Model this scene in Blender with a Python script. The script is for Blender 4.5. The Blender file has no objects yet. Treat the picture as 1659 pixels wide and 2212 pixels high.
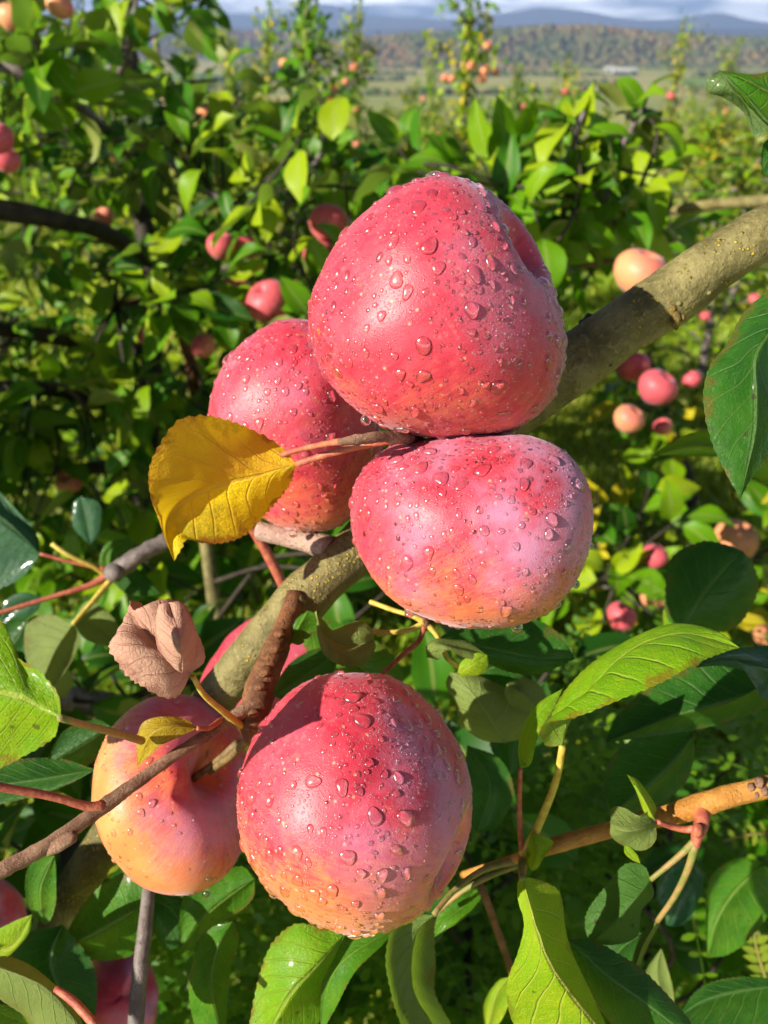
import bpy, math, random
import numpy as np
from mathutils import Vector, Matrix, noise

S = bpy.context.scene
COL = S.collection
R = math.radians
random.seed(7)
rng = np.random.default_rng(7)

# ------------------------------------------------------------------ camera, light, exposure
CAM_H = 1.12
K = 1000.0                                   # the scene is measured in millimetres (code in metres, scaled once at the end)
PITCH = R(31.7)
F = 1671.0                                   # focal length in the 1659 x 2212 reading scale
cam_d = bpy.data.cameras.new('camera')
cam = bpy.data.objects.new('camera', cam_d)
COL.objects.link(cam)
cam.location = (0, 0, CAM_H * K)
cam.rotation_euler = (math.pi / 2 - PITCH, 0, 0)
cam_d.sensor_fit = 'VERTICAL'
cam_d.sensor_height = 36
cam_d.sensor_width = 36
cam_d.lens = 36 * F / 2212
cam_d.clip_start = 0.01 * K
cam_d.clip_end = 30000 * K
cam_d.dof.use_dof = True
cam_d.dof.focus_distance = 0.212 * K
cam_d.dof.aperture_fstop = 16.0 / K
S.camera = cam

SUN = Vector((-0.76, -0.447, 0.4755)).normalized()   # towards the sun
SUN_EL = math.asin(SUN.z)
SUN_AZ = math.atan2(SUN.x, SUN.y)

w = bpy.data.worlds.new('World')
S.world = w
w.use_nodes = True
nt = w.node_tree
nt.nodes.clear()
n_out = nt.nodes.new('ShaderNodeOutputWorld')
n_bg = nt.nodes.new('ShaderNodeBackground')
n_sky = nt.nodes.new('ShaderNodeTexSky')
n_sky.sky_type = 'NISHITA'
n_sky.sun_disc = False
n_sky.sun_elevation = SUN_EL
n_sky.sun_rotation = SUN_AZ
n_sky.altitude = 600
n_sky.air_density = 0.3
n_sky.dust_density = 0.2
n_sky.ozone_density = 2.0
n_bg.inputs['Strength'].default_value = 0.05
# soft streaky cloud over the blue
n_tc = nt.nodes.new('ShaderNodeTexCoord')
n_sep = nt.nodes.new('ShaderNodeSeparateXYZ')
nt.links.new(n_tc.outputs['Generated'], n_sep.inputs[0])
n_map = nt.nodes.new('ShaderNodeMapping')
n_map.inputs['Scale'].default_value = (2.2, 2.2, 16.0)
n_ns = nt.nodes.new('ShaderNodeTexNoise')
n_ns.inputs['Scale'].default_value = 3.4
n_ns.inputs['Detail'].default_value = 7
n_ns.inputs['Roughness'].default_value = 0.6
n_rp = nt.nodes.new('ShaderNodeMapRange')              # broken cloud
n_rp.interpolation_type = 'SMOOTHSTEP'
n_rp.inputs[1].default_value = 0.36
n_rp.inputs[2].default_value = 0.62
n_el = nt.nodes.new('ShaderNodeMapRange')              # thinning out towards the zenith
n_el.interpolation_type = 'SMOOTHSTEP'
n_el.inputs[1].default_value = 0.02
n_el.inputs[2].default_value = 0.17
n_el.inputs[3].default_value = 0.95
n_el.inputs[4].default_value = 0.02
n_mul = nt.nodes.new('ShaderNodeMath')
n_mul.operation = 'MULTIPLY'
n_mx = nt.nodes.new('ShaderNodeMix')
n_mx.data_type = 'RGBA'
n_mx.inputs[7].default_value = (40.0, 40.5, 41.5, 1)
nt.links.new(n_tc.outputs['Generated'], n_map.inputs['Vector'])
nt.links.new(n_map.outputs['Vector'], n_ns.inputs['Vector'])
nt.links.new(n_ns.outputs['Fac'], n_rp.inputs[0])
nt.links.new(n_sep.outputs[2], n_el.inputs[0])
nt.links.new(n_rp.outputs[0], n_mul.inputs[0])
nt.links.new(n_el.outputs[0], n_mul.inputs[1])
nt.links.new(n_mul.outputs[0], n_mx.inputs['Factor'])
nt.links.new(n_sky.outputs['Color'], n_mx.inputs[6])
nt.links.new(n_mx.outputs[2], n_bg.inputs['Color'])
nt.links.new(n_bg.outputs['Background'], n_out.inputs['Surface'])

sun_d = bpy.data.lights.new('sun', 'SUN')
sun_d.energy = 5.0
sun_d.angle = R(0.53)
sun_d.color = (1.0, 0.93, 0.80)
sun_d.cycles.is_caustics_light = True
sun = bpy.data.objects.new('sun', sun_d)
COL.objects.link(sun)
sun.rotation_euler = SUN.to_track_quat('Z', 'Y').to_euler()

S.view_settings.view_transform = 'Standard'
S.view_settings.look = 'None'
S.view_settings.exposure = 0.95
S.view_settings.gamma = 1.0
S.view_settings.use_curve_mapping = False
cy = S.cycles
S.render.engine = 'CYCLES'
cy.use_denoising = True
cy.max_bounces = 8
cy.diffuse_bounces = 2
cy.glossy_bounces = 3
cy.transmission_bounces = 6
cy.transparent_max_bounces = 8
cy.volume_bounces = 0
cy.caustics_reflective = False
cy.sample_clamp_indirect = 4.0
cy.use_adaptive_sampling = True
cy.adaptive_threshold = 0.015

# ------------------------------------------------------------------ helpers
CAM_R = Vector((1, 0, 0))
CAM_U = Vector((0, math.sin(PITCH), math.cos(PITCH)))
CAM_F = Vector((0, math.cos(PITCH), -math.sin(PITCH)))
CAM_P = Vector((0, 0, CAM_H))
M3 = np.array([[CAM_R.x, CAM_U.x, -CAM_F.x], [CAM_R.y, CAM_U.y, -CAM_F.y], [CAM_R.z, CAM_U.z, -CAM_F.z]])


def P(u, v, d):
    """World point seen at (u, v) of the photograph at depth d metres."""
    u, v, d = float(u), float(v), float(d)
    return CAM_P + d * ((u - 829.5) / F * CAM_R - (v - 1106) / F * CAM_U + CAM_F)


def camdir(x, y, z):
    """Direction given as right, up, towards the viewer -> world."""
    return (x * CAM_R + y * CAM_U - z * CAM_F).normalized()


def project(a):
    q = (np.asarray(a) - np.array(CAM_P)) @ M3
    return np.stack([829.5 + F * q[:, 0] / -q[:, 2], 1106 - F * q[:, 1] / -q[:, 2]], 1), -q[:, 2]


def tag(o, label=None, cat=None, group=None, kind=None):
    if label: o['label'] = label
    if cat: o['category'] = cat
    if group: o['group'] = group
    if kind: o['kind'] = kind
    return o


def thing(name, loc, label, cat, group=None):
    o = bpy.data.objects.new(name, None)
    o.empty_display_size = 0.02
    COL.objects.link(o)
    o.location = loc
    return tag(o, label, cat, group)


def build_mesh(name, V, faces, mat, uv=None, attrs=None, smooth=True):
    V = np.asarray(V, dtype=np.float32)
    me = bpy.data.meshes.new(name)
    if isinstance(faces, np.ndarray):
        nf, k = faces.shape
        me.vertices.add(len(V)); me.vertices.foreach_set('co', V.ravel())
        me.loops.add(nf * k); me.loops.foreach_set('vertex_index', faces.astype(np.int32).ravel())
        me.polygons.add(nf)
        me.polygons.foreach_set('loop_start', np.arange(0, nf * k, k, dtype=np.int32))
        me.update(calc_edges=True)
    else:
        me.from_pydata(V.tolist(), [], faces)
    if smooth and len(me.polygons):
        me.polygons.foreach_set('use_smooth', np.ones(len(me.polygons), dtype=bool))
    if uv is not None:
        li = np.empty(len(me.loops), dtype=np.int32)
        me.loops.foreach_get('vertex_index', li)
        ul = me.uv_layers.new(name='UVMap')
        ul.data.foreach_set('uv', np.asarray(uv, dtype=np.float32)[li].ravel())
    for k_, a in (attrs or {}).items():
        a = np.asarray(a, dtype=np.float32)
        if a.ndim == 1:
            at = me.attributes.new(k_, 'FLOAT', 'POINT'); at.data.foreach_set('value', a)
        else:
            at = me.attributes.new(k_, 'FLOAT_VECTOR', 'POINT'); at.data.foreach_set('vector', a.ravel())
    me.materials.append(mat)
    me.update()
    return me


def world_of(o):
    p = Vector((0, 0, 0))
    while o:
        p += o.location
        o = o.parent
    return p


def put(name, V, faces, mat, parent=None, uv=None, attrs=None, smooth=True, origin=None):
    """Link one mesh object whose vertices are given in world space."""
    V = np.asarray(V, dtype=np.float64)
    c = np.array(origin) if origin is not None else V.mean(0)
    me = build_mesh(name, V - c, faces, mat, uv, attrs, smooth)
    o = bpy.data.objects.new(name, me)
    COL.objects.link(o)
    if parent is not None:
        o.parent = parent
        o.location = Vector(c) - world_of(parent)
    else:
        o.location = c
    return o


def spline(pts, n):
    """Centripetal-ish Catmull-Rom through pts (k, m), n samples evenly spread by length."""
    p = np.asarray(pts, dtype=float)
    if len(p) == 2:
        t = np.linspace(0, 1, n)[:, None]
        return p[0] * (1 - t) + p[1] * t
    q = np.vstack([2 * p[0] - p[1], p, 2 * p[-1] - p[-2]])
    out = []
    for i in range(1, len(q) - 2):
        t = np.linspace(0, 1, 24, endpoint=False)[:, None]
        a, b, c, d = q[i - 1], q[i], q[i + 1], q[i + 2]
        out.append(0.5 * ((2 * b) + (-a + c) * t + (2 * a - 5 * b + 4 * c - d) * t ** 2 + (-a + 3 * b - 3 * c + d) * t ** 3))
    out.append(p[-1:])
    o = np.vstack(out)
    s = np.r_[0, np.cumsum(np.linalg.norm(np.diff(o[:, :3], axis=0), axis=1))]
    t = np.linspace(0, s[-1], n)
    return np.stack([np.interp(t, s, o[:, k]) for k in range(o.shape[1])], 1)


def tube(pts, radii, seg=10, n=24, rough=0.0, seed=0, cap=True, fine=60.0):
    """Tapered bent tube; returns V, F, uv (u round, v along in metres)."""
    pts = np.asarray([tuple(p) for p in pts], dtype=float)
    rad = np.asarray(radii, dtype=float)
    if len(rad) != len(pts):
        rad = np.interp(np.linspace(0, 1, len(pts)), np.linspace(0, 1, len(rad)), rad)
    c = spline(np.c_[pts, rad], n)
    ctr, r = c[:, :3], np.abs(c[:, 3])
    tan = np.gradient(ctr, axis=0)
    tan /= np.linalg.norm(tan, axis=1)[:, None] + 1e-12
    ref = np.array([0, 0, 1.0]) if abs(tan[0][2]) < 0.9 else np.array([1.0, 0, 0])
    a = np.cross(tan[0], ref); a /= np.linalg.norm(a)
    V = np.empty((n, seg, 3)); uv = np.empty((n, seg, 2))
    ang = np.linspace(0, 2 * math.pi, seg, endpoint=False)
    L = np.r_[0, np.cumsum(np.linalg.norm(np.diff(ctr, axis=0), axis=1))]
    for i in range(n):
        a = a - tan[i] * np.dot(a, tan[i]); a /= np.linalg.norm(a)
        b = np.cross(tan[i], a)
        d = np.cos(ang)[:, None] * a + np.sin(ang)[:, None] * b
        rr = np.full(seg, r[i])
        if rough > 0:
            for k in range(seg):
                q = Vector(ctr[i] + d[k] * r[i]) * fine + Vector((seed, seed * 1.7, 0))
                rr[k] *= 1 + rough * (noise.noise(q) + 0.5 * noise.noise(q * 2.7))
        V[i] = ctr[i] + d * rr[:, None]
        uv[i, :, 0] = ang / (2 * math.pi); uv[i, :, 1] = L[i]
    V = V.reshape(-1, 3)
    f = []
    for i in range(n - 1):
        for k in range(seg):
            k2 = (k + 1) % seg
            f.append((i * seg + k, i * seg + k2, (i + 1) * seg + k2, (i + 1) * seg + k))
    if cap:
        f.append(tuple(range(seg - 1, -1, -1)))
        f.append(tuple((n - 1) * seg + k for k in range(seg)))
    return V, f, uv.reshape(-1, 2)


def merge(parts):
    V, f, u, o = [], [], [], 0
    for p in parts:
        V.append(p[0]); u.append(p[2] if len(p) > 2 else np.zeros((len(p[0]), 2)))
        f += [tuple(i + o for i in q) for q in p[1]]
        o += len(p[0])
    return np.vstack(V), f, np.vstack(u)


# ------------------------------------------------------------------ node helpers
class NT:
    def __init__(self, name):
        self.m = bpy.data.materials.new(name)
        self.m.use_nodes = True
        self.t = self.m.node_tree
        self.t.nodes.clear()
        self.out = self.t.nodes.new('ShaderNodeOutputMaterial')

    def n(self, typ, **kw):
        x = self.t.nodes.new(typ)
        for k, v in kw.items():
            setattr(x, k, v)
        return x

    def link(self, a, b):
        self.t.links.new(a, b)

    def sock(self, s, v):
        if hasattr(v, 'is_output') or isinstance(v, bpy.types.NodeSocket):
            self.link(v, s)
        elif isinstance(v, (tuple, list)) and s.type == 'RGBA' and len(v) == 3:
            s.default_value = (*v, 1)
        else:
            s.default_value = v

    def math(self, op, a, b=0.0, c=None, clamp=False):
        x = self.n('ShaderNodeMath', operation=op, use_clamp=clamp)
        self.sock(x.inputs[0], a); self.sock(x.inputs[1], b)
        if c is not None: self.sock(x.inputs[2], c)
        return x.outputs[0]

    def mix(self, f, a, b, blend='MIX'):
        x = self.n('ShaderNodeMix', data_type='RGBA', blend_type=blend)
        self.sock(x.inputs['Factor'], f)
        self.sock(x.inputs[6], a); self.sock(x.inputs[7], b)
        return x.outputs[2]

    def noise(self, vec, scale, detail=3, rough=0.55, dist=0.0, col=False):
        x = self.n('ShaderNodeTexNoise')
        if vec is not None: self.link(vec, x.inputs['Vector'])
        x.inputs['Scale'].default_value = scale
        x.inputs['Detail'].default_value = detail
        x.inputs['Roughness'].default_value = rough
        x.inputs['Distortion'].default_value = dist
        return x.outputs['Color' if col else 'Fac']

    def voro(self, vec, scale, feature='F1', out='Distance', rnd=1.0):
        x = self.n('ShaderNodeTexVoronoi', feature=feature)
        if vec is not None: self.link(vec, x.inputs['Vector'])
        x.inputs['Scale'].default_value = scale
        x.inputs['Randomness'].default_value = rnd
        return x.outputs[out]

    def ramp(self, f, lo, hi, a=0.0, b=1.0):
        x = self.n('ShaderNodeMapRange', interpolation_type='SMOOTHSTEP')
        self.sock(x.inputs[0], f)
        x.inputs[1].default_value = lo; x.inputs[2].default_value = hi
        x.inputs[3].default_value = a; x.inputs[4].default_value = b
        return x.outputs[0]

    def vscale(self, v, s):
        x = self.n('ShaderNodeVectorMath', operation='MULTIPLY')
        self.link(v, x.inputs[0]); x.inputs[1].default_value = s
        return x.outputs[0]

    def attr(self, name, out='Fac'):
        x = self.n('ShaderNodeAttribute', attribute_name=name)
        return x.outputs[out]

    def objco(self):
        return self.vscale(self.n('ShaderNodeTexCoord').outputs['Object'], (1 / K,) * 3)

    def bump(self, h, strength, dist):
        x = self.n('ShaderNodeBump')
        self.link(h, x.inputs['Height'])
        x.inputs['Strength'].default_value = strength
        x.inputs['Distance'].default_value = dist * K
        return x.outputs[0]

    def principled(self, **kw):
        x = self.n('ShaderNodeBsdfPrincipled')
        for k, v in kw.items():
            self.sock(x.inputs[k.replace('_', ' ')], v)
        return x

    def finish(self, sh):
        self.link(sh, self.out.inputs['Surface'])
        return self.m
# ------------------------------------------------------------------ land
def ground_z(x, y):
    x = np.asarray(x, dtype=float); y = np.asarray(y, dtype=float)
    s = np.maximum(y - 1.5, 0)
    return -58 * (1 - np.exp(-s / 460.0)) + 0.02 * np.sin(x * 1.7 + 1) * np.cos(y * 1.3)


def grid_mesh(xs, ys, zf):
    X, Y = np.meshgrid(xs, ys, indexing='xy')
    Z = zf(X, Y)
    V = np.stack([X, Y, Z], -1).reshape(-1, 3)
    nx, ny = len(xs), len(ys)
    i = np.arange(ny - 1)[:, None] * nx; k = np.arange(nx - 1)[None]
    return V, np.stack([i + k, i + k + 1, i + nx + k + 1, i + nx + k], -1).reshape(-1, 4)


def fbm(X, Y, seed, octs=5):
    g = np.random.default_rng(seed)
    o = np.zeros_like(X, dtype=float); a = 1.0; f = 1.0
    for _ in range(octs):
        for _k in range(3):
            t, p = g.uniform(0, 6.28), g.uniform(0, 6.28)
            o += a / 3 * np.sin(f * (X * math.cos(t) + Y * math.sin(t)) + p)
        a *= 0.52; f *= 2.1
    return o


def make_ground():
    t = NT('orchard_ground')
    oc = t.objco()
    n1 = t.noise(oc, 1.6, 5, 0.6)
    n2 = t.noise(oc, 22.0, 4, 0.65)
    near = t.mix(t.ramp(n1, 0.38, 0.62), (0.210, 0.300, 0.014), (0.40, 0.39, 0.040))
    near = t.mix(t.math('MULTIPLY', t.ramp(n2, 0.45, 0.7), 0.7), near, (0.110, 0.095, 0.030))
    # valley: meadows, stubble and hedged fields
    sx = t.vscale(oc, (0.0022, 0.0034, 0))
    cell = t.voro(sx, 1.0, 'F1', 'Color')
    cs = t.n('ShaderNodeSeparateColor'); t.link(cell, cs.inputs[0])
    fld = t.mix(t.ramp(cs.outputs[0], 0.30, 0.45), (0.16, 0.27, 0.040), (0.44, 0.38, 0.15))
    fld = t.mix(t.ramp(cs.outputs[1], 0.66, 0.74), fld, (0.32, 0.33, 0.09))
    fld = t.mix(t.math('MULTIPLY', t.ramp(t.noise(t.vscale(oc, (0.012, 0.03, 0)), 1.0, 5, 0.6), 0.4, 0.7), 0.5), fld, (0.15, 0.13, 0.05))
    sep = t.n('ShaderNodeSeparateXYZ'); t.link(oc, sep.inputs[0])
    c = t.mix(t.ramp(sep.outputs[1], 60, 260), near, fld)
    p = t.principled(Base_Color=c, Roughness=0.95, Normal=t.bump(n2, 0.8, 0.02))
    p.inputs['Specular IOR Level'].default_value = 0.1
    return t.finish(p.outputs[0])


GROUND = make_ground()
ys = np.r_[np.linspace(-6, 12, 60), np.geomspace(12.4, 14000, 150)]
xs_ = np.r_[-np.geomspace(12000, 6.5, 70), np.linspace(-6, 6, 50), np.geomspace(6.5, 12000, 70)]
V_, F_ = grid_mesh(xs_, ys, ground_z)
g_ = put('ground', V_, F_, GROUND, origin=(0, 0, 0))
g_['kind'] = 'structure'


def ridge(name, crest, dist, depth, base_z, rough, seed, mat, n=240, ny=40):
    """Long hill whose crest line is given as (u, v) points seen at a distance."""
    c = np.array(crest, dtype=float)
    u = np.linspace(c[0, 0], c[-1, 0], n)
    t = np.array([spline(c, 200)[:, 0], spline(c, 200)[:, 1]])
    v = np.interp(u, t[0], t[1])
    ang = math.pi / 2 - PITCH  # noqa
    X = np.empty(n); Z = np.empty(n)
    for i in range(n):
        d = P(u[i], v[i], 1.0) - CAM_P
        s = dist / d.y
        X[i] = d.x * s; Z[i] = CAM_H + d.z * s
    yy = np.linspace(-1, 1, ny)
    XX = np.repeat(X[None], ny, 0); YY = dist + yy[:, None] * depth * np.ones((1, n))
    prof = (np.cos(math.pi * yy) * 0.5 + 0.5)[:, None]
    H = (Z[None] - base_z) * prof
    H = H * (1 + rough * fbm(XX / depth * 5, YY / depth * 5, seed) * (1 - prof ** 6))
    V = np.stack([XX, YY, base_z - 4 + H + 4 * prof], -1).reshape(-1, 3)
    i = np.arange(ny - 1)[:, None] * n; k = np.arange(n - 1)[None]
    Fq = np.stack([i + k, i + k + 1, i + n + k + 1, i + n + k], -1).reshape(-1, 4)
    o = put(name, V, Fq, mat, origin=(0, dist, base_z))
    o['kind'] = 'structure'
    return V.reshape(ny, n, 3)


def make_hill(name, a, b, c_, s):
    t = NT(name)
    oc = t.objco()
    n1 = t.noise(oc, s, 5, 0.65); n2 = t.noise(oc, s * 7, 4, 0.7)
    c = t.mix(t.ramp(n1, 0.4, 0.62), a, b)
    c = t.mix(t.ramp(n2, 0.45, 0.7), c, c_)
    p = t.principled(Base_Color=c, Roughness=1.0, Normal=t.bump(n2, 1.0, 0.12 / s))
    p.inputs['Specular IOR Level'].default_value = 0.0
    return t.finish(p.outputs[0])


MOUNT = make_hill('mountain_woods', (0.045, 0.050, 0.028), (0.10, 0.065, 0.030), (0.065, 0.055, 0.035), 0.0022)
HILLM = make_hill('wooded_slope', (0.050, 0.060, 0.022), (0.12, 0.075, 0.026), (0.035, 0.042, 0.018), 0.012)
VALLEY_Z = -58.0
ridge('mountain', [(-700, 30), (-300, 20), (100, 26), (300, 24), (400, 20), (450, 27), (560, 31), (640, 26), (700, 8), (760, 24), (830, 35), (950, 41), (1010, 36), (1100, 26), (1170, 16), (1240, 22),
                   (1330, 38), (1400, 43), (1480, 39), (1545, 28), (1600, 41), (1700, 49), (2000, 40), (2400, 44)], 9600, 1500, VALLEY_Z, 0.25, 3, MOUNT, 420, 40)
ridge('mountain', [(-700, 52), (-100, 48), (300, 50), (500, 58), (800, 64), (1000, 58), (1200, 54), (1400, 60), (1700, 62), (2300, 58)], 6200, 1000, VALLEY_Z, 0.25, 5, MOUNT, 300, 30)
hA = ridge('hill', [(-600, 66), (-100, 56), (200, 50), (330, 54), (480, 66), (640, 78), (820, 92), (950, 104)], 2900, 520, VALLEY_Z, 0.2, 7, HILLM, 200, 30)
hB = ridge('hill', [(560, 112), (760, 92), (900, 78), (1020, 74), (1150, 64), (1290, 62), (1400, 74), (1520, 84), (1660, 88), (1900, 84), (2300, 92)], 2050, 330, VALLEY_Z, 0.2, 9, HILLM, 200, 30)


# woods on the slopes: low rounded crowns, one mass
def ico():
    g = (1 + 5 ** 0.5) / 2
    v = np.array([(-1, g, 0), (1, g, 0), (-1, -g, 0), (1, -g, 0), (0, -1, g), (0, 1, g), (0, -1, -g), (0, 1, -g), (g, 0, -1), (g, 0, 1), (-g, 0, -1), (-g, 0, 1)], dtype=float)
    v /= np.linalg.norm(v[0])
    f = np.array([(0, 11, 5), (0, 5, 1), (0, 1, 7), (0, 7, 10), (0, 10, 11), (1, 5, 9), (5, 11, 4), (11, 10, 2), (10, 7, 6), (7, 1, 8),
                  (3, 9, 4), (3, 4, 2), (3, 2, 6), (3, 6, 8), (3, 8, 9), (4, 9, 5), (2, 4, 11), (6, 2, 10), (8, 6, 7), (9, 8, 1)])
    return v, f


def make_woods():
    t = NT('autumn_woods')
    a = t.attr('tint')
    r = t.n('ShaderNodeValToRGB')
    e = r.color_ramp.elements
    e[0].position = 0.0; e[0].color = (0.040, 0.070, 0.024, 1)
    e[1].position = 1.0; e[1].color = (0.27, 0.15, 0.050, 1)
    for p_, c_ in [(0.3, (0.085, 0.115, 0.032, 1)), (0.55, (0.150, 0.135, 0.045, 1)), (0.78, (0.200, 0.130, 0.050, 1))]:
        x = e.new(p_); x.color = c_
    t.link(a, r.inputs[0])
    p = t.principled(Base_Color=r.outputs[0], Roughness=1.0)
    p.inputs['Specular IOR Level'].default_value = 0.0
    return t.finish(p.outputs[0])


WOODS = make_woods()


def crowns(name, pos, size, tint):
    v, f = ico()
    g = np.random.default_rng(len(pos))
    n = len(pos)
    j = 1 + 0.28 * g.normal(size=(n, len(v), 1))
    V = pos[:, None] + v[None] * j * size[:, None, None] * np.array([1, 1, 0.9])
    Fq = (f[None] + (np.arange(n) * len(v))[:, None, None]).reshape(-1, 3)
    o = put(name, V.reshape(-1, 3), Fq, WOODS, attrs={'tint': np.repeat(tint, len(v))}, smooth=False)
    o['kind'] = 'stuff'
    return o


gw = np.random.default_rng(21)
for H, cnt, nm in ((hB, 5200, 'woods'), (hA, 2600, 'woods')):
    a = gw.integers(0, H.shape[0] // 2 + 2, cnt); b = gw.integers(0, H.shape[1], cnt)
    p_ = H[a, b] + np.c_[gw.normal(0, 8, cnt), gw.normal(0, 8, cnt), gw.uniform(0, 2, cnt)]
    cl = fbm(p_[:, 0] / 90, p_[:, 1] / 60, 4)
    crowns(nm, p_, gw.uniform(4.5, 9.5, cnt), np.clip(0.52 + 0.32 * cl + gw.normal(0, 0.13, cnt), 0, 1))
# hedges and lone trees between the fields
hp = []
for _ in range(46):
    x0, y0 = gw.uniform(-900, 1200), gw.uniform(420, 1650)
    L = gw.uniform(60, 300); an = gw.choice([0.1, 0.15, 1.4]) + gw.normal(0, 0.1)
    m = int(L / 6)
    s = np.linspace(0, L, m)
    hp.append(np.c_[x0 + s * math.cos(an) + gw.normal(0, 2, m), y0 + s * math.sin(an) + gw.normal(0, 2, m), np.zeros(m)])
hp = np.vstack(hp); hp[:, 2] = ground_z(hp[:, 0], hp[:, 1]) + 2
crowns('hedgerow_woods', hp, gw.uniform(2.4, 6.5, len(hp)), np.clip(gw.normal(0.28, 0.2, len(hp)), 0, 1))


def plain(name, col, rough=0.8):
    t = NT(name)
    oc = t.objco()
    c = t.mix(t.noise(oc, 3.0, 3), tuple(x * 0.85 for x in col), col)
    return t.finish(t.principled(Base_Color=c, Roughness=rough).outputs[0])


WHITE_WALL, GREY_ROOF, DARK_PANE = plain('white_wall', (0.55, 0.54, 0.50)), plain('pale_roof', (0.50, 0.49, 0.47)), plain('dark_pane', (0.05, 0.055, 0.06), 0.2)


def box(x0, x1, y0, y1, z0, z1):
    V = [(x, y, z) for z in (z0, z1) for y in (y0, y1) for x in (x0, x1)]
    return np.array(V, dtype=float), [(0, 2, 3, 1), (4, 5, 7, 6), (0, 1, 5, 4), (1, 3, 7, 5), (3, 2, 6, 7), (2, 0, 4, 6)], np.zeros((8, 2))


def farm(label, u, v, dist, W, H):
    d = P(u, v, 1.0) - CAM_P
    s = dist / d.y
    x = d.x * s; z = float(ground_z(x, dist))
    t = thing('farm_building', (x, dist, z), label, 'building', 'white farm buildings in the valley')
    q = box(x - W / 2, x + W / 2, dist - 6, dist + 6, z - 1, z + H)
    put('wall', q[0], q[1], WHITE_WALL, t, smooth=False)
    V = np.array([(x - W / 2 - 1, dist - 7, z + H), (x + W / 2 + 1, dist - 7, z + H), (x + W / 2 + 1, dist + 7, z + H), (x - W / 2 - 1, dist + 7, z + H), (x - W / 2 - 1, dist, z + H + 4), (x + W / 2 + 1, dist, z + H + 4)])
    put('roof', V, [(0, 1, 5, 4), (2, 3, 4, 5), (0, 4, 3), (1, 2, 5), (0, 3, 2, 1)], GREY_ROOF, t, smooth=False)
    for k in range(4):
        xx = x - W * 0.36 + k * W * 0.24
        q = box(xx - 1.4, xx + 1.4, dist - 6.1, dist - 5.9, z + H * 0.3, z + H * 0.75)
        put('window', q[0], q[1], DARK_PANE, t, smooth=False)


farm('long white farm building at the foot of the wooded hill', 1350, 140, 1500, 40, 5)
farm('smaller white building left of the long one', 1318, 137, 1540, 14, 6)
# ------------------------------------------------------------------ apple and water materials
def make_skin(name, ground, ground2, blush, deep, bloom=0.75, micro=0.24):
    t = NT(name)
    st = t.attr('streak', 'Vector')
    bl = t.attr('blush')
    oc = t.objco()
    n1 = t.noise(st, 5.0, 5, 0.62)
    n2 = t.noise(st, 17.0, 4, 0.6)
    n3 = t.noise(oc, 60.0, 4, 0.6)
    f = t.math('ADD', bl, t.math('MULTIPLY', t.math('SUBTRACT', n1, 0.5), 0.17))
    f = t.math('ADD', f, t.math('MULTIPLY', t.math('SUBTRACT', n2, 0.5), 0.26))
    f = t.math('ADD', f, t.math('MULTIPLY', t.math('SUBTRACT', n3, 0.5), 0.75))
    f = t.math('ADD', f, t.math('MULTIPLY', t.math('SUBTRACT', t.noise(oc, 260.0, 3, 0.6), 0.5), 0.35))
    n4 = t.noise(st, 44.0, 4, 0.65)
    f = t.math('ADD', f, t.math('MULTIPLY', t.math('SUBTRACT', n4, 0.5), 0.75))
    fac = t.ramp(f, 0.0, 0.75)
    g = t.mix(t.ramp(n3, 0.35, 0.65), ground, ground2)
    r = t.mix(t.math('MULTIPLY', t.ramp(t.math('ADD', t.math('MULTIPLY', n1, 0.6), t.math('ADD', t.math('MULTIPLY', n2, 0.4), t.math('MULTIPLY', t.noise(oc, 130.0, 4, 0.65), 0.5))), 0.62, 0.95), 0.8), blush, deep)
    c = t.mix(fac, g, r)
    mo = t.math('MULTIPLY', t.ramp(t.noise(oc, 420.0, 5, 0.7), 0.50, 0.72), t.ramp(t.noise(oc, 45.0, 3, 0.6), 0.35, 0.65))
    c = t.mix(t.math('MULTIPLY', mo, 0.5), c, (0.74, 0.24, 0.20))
    # lenticels and small russet flecks
    v = t.voro(oc, 260.0)
    c = t.mix(t.math('MULTIPLY', t.ramp(v, 0.16, 0.07), 0.45), c, (0.80, 0.48, 0.26))
    v2 = t.voro(oc, 62.0)
    c = t.mix(t.math('MULTIPLY', t.ramp(v2, 0.080, 0.055), 0.75), c, (0.42, 0.13, 0.02))
    # waxy bloom, blotchy; its mauve also paints sky light on shaded sides
    bm = t.math('MULTIPLY', t.ramp(t.noise(oc, 34.0, 4, 0.6), 0.40, 0.66), t.attr('bloom'))
    c = t.mix(t.math('MULTIPLY', bm, bloom), c, (0.56, 0.28, 0.44))
    h = t.math('ADD', t.noise(oc, 1500.0, 2, 0.5), t.math('MULTIPLY', t.ramp(t.voro(oc, 1500.0), 0.45, 0.15), 1.3))
    h2 = t.math('ADD', t.math('MULTIPLY', h, 0.16), t.noise(oc, 90.0, 3, 0.5))
    b = t.bump(h2, micro, 0.0009)
    p = t.principled(Base_Color=c, Roughness=t.math('ADD', 0.43, t.math('MULTIPLY', bm, 0.15)), Normal=b)
    p.inputs['Specular IOR Level'].default_value = 0.33
    p.inputs['Sheen Weight'].default_value = 0.24
    p.inputs['Sheen Roughness'].default_value = 0.35
    p.inputs['Sheen Tint'].default_value = (0.85, 0.78, 1.0, 1)
    p.inputs['Subsurface Weight'].default_value = 0.0
    return t.finish(p.outputs[0])


SKIN = make_skin('apple_skin', (0.70, 0.20, 0.055), (0.74, 0.29, 0.085), (0.58, 0.052, 0.082), (0.42, 0.014, 0.036))
SKIN_BG = make_skin('background_apple_skin', (0.70, 0.24, 0.08), (0.72, 0.33, 0.10), (0.62, 0.075, 0.075), (0.42, 0.03, 0.045), micro=0.1)


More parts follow.
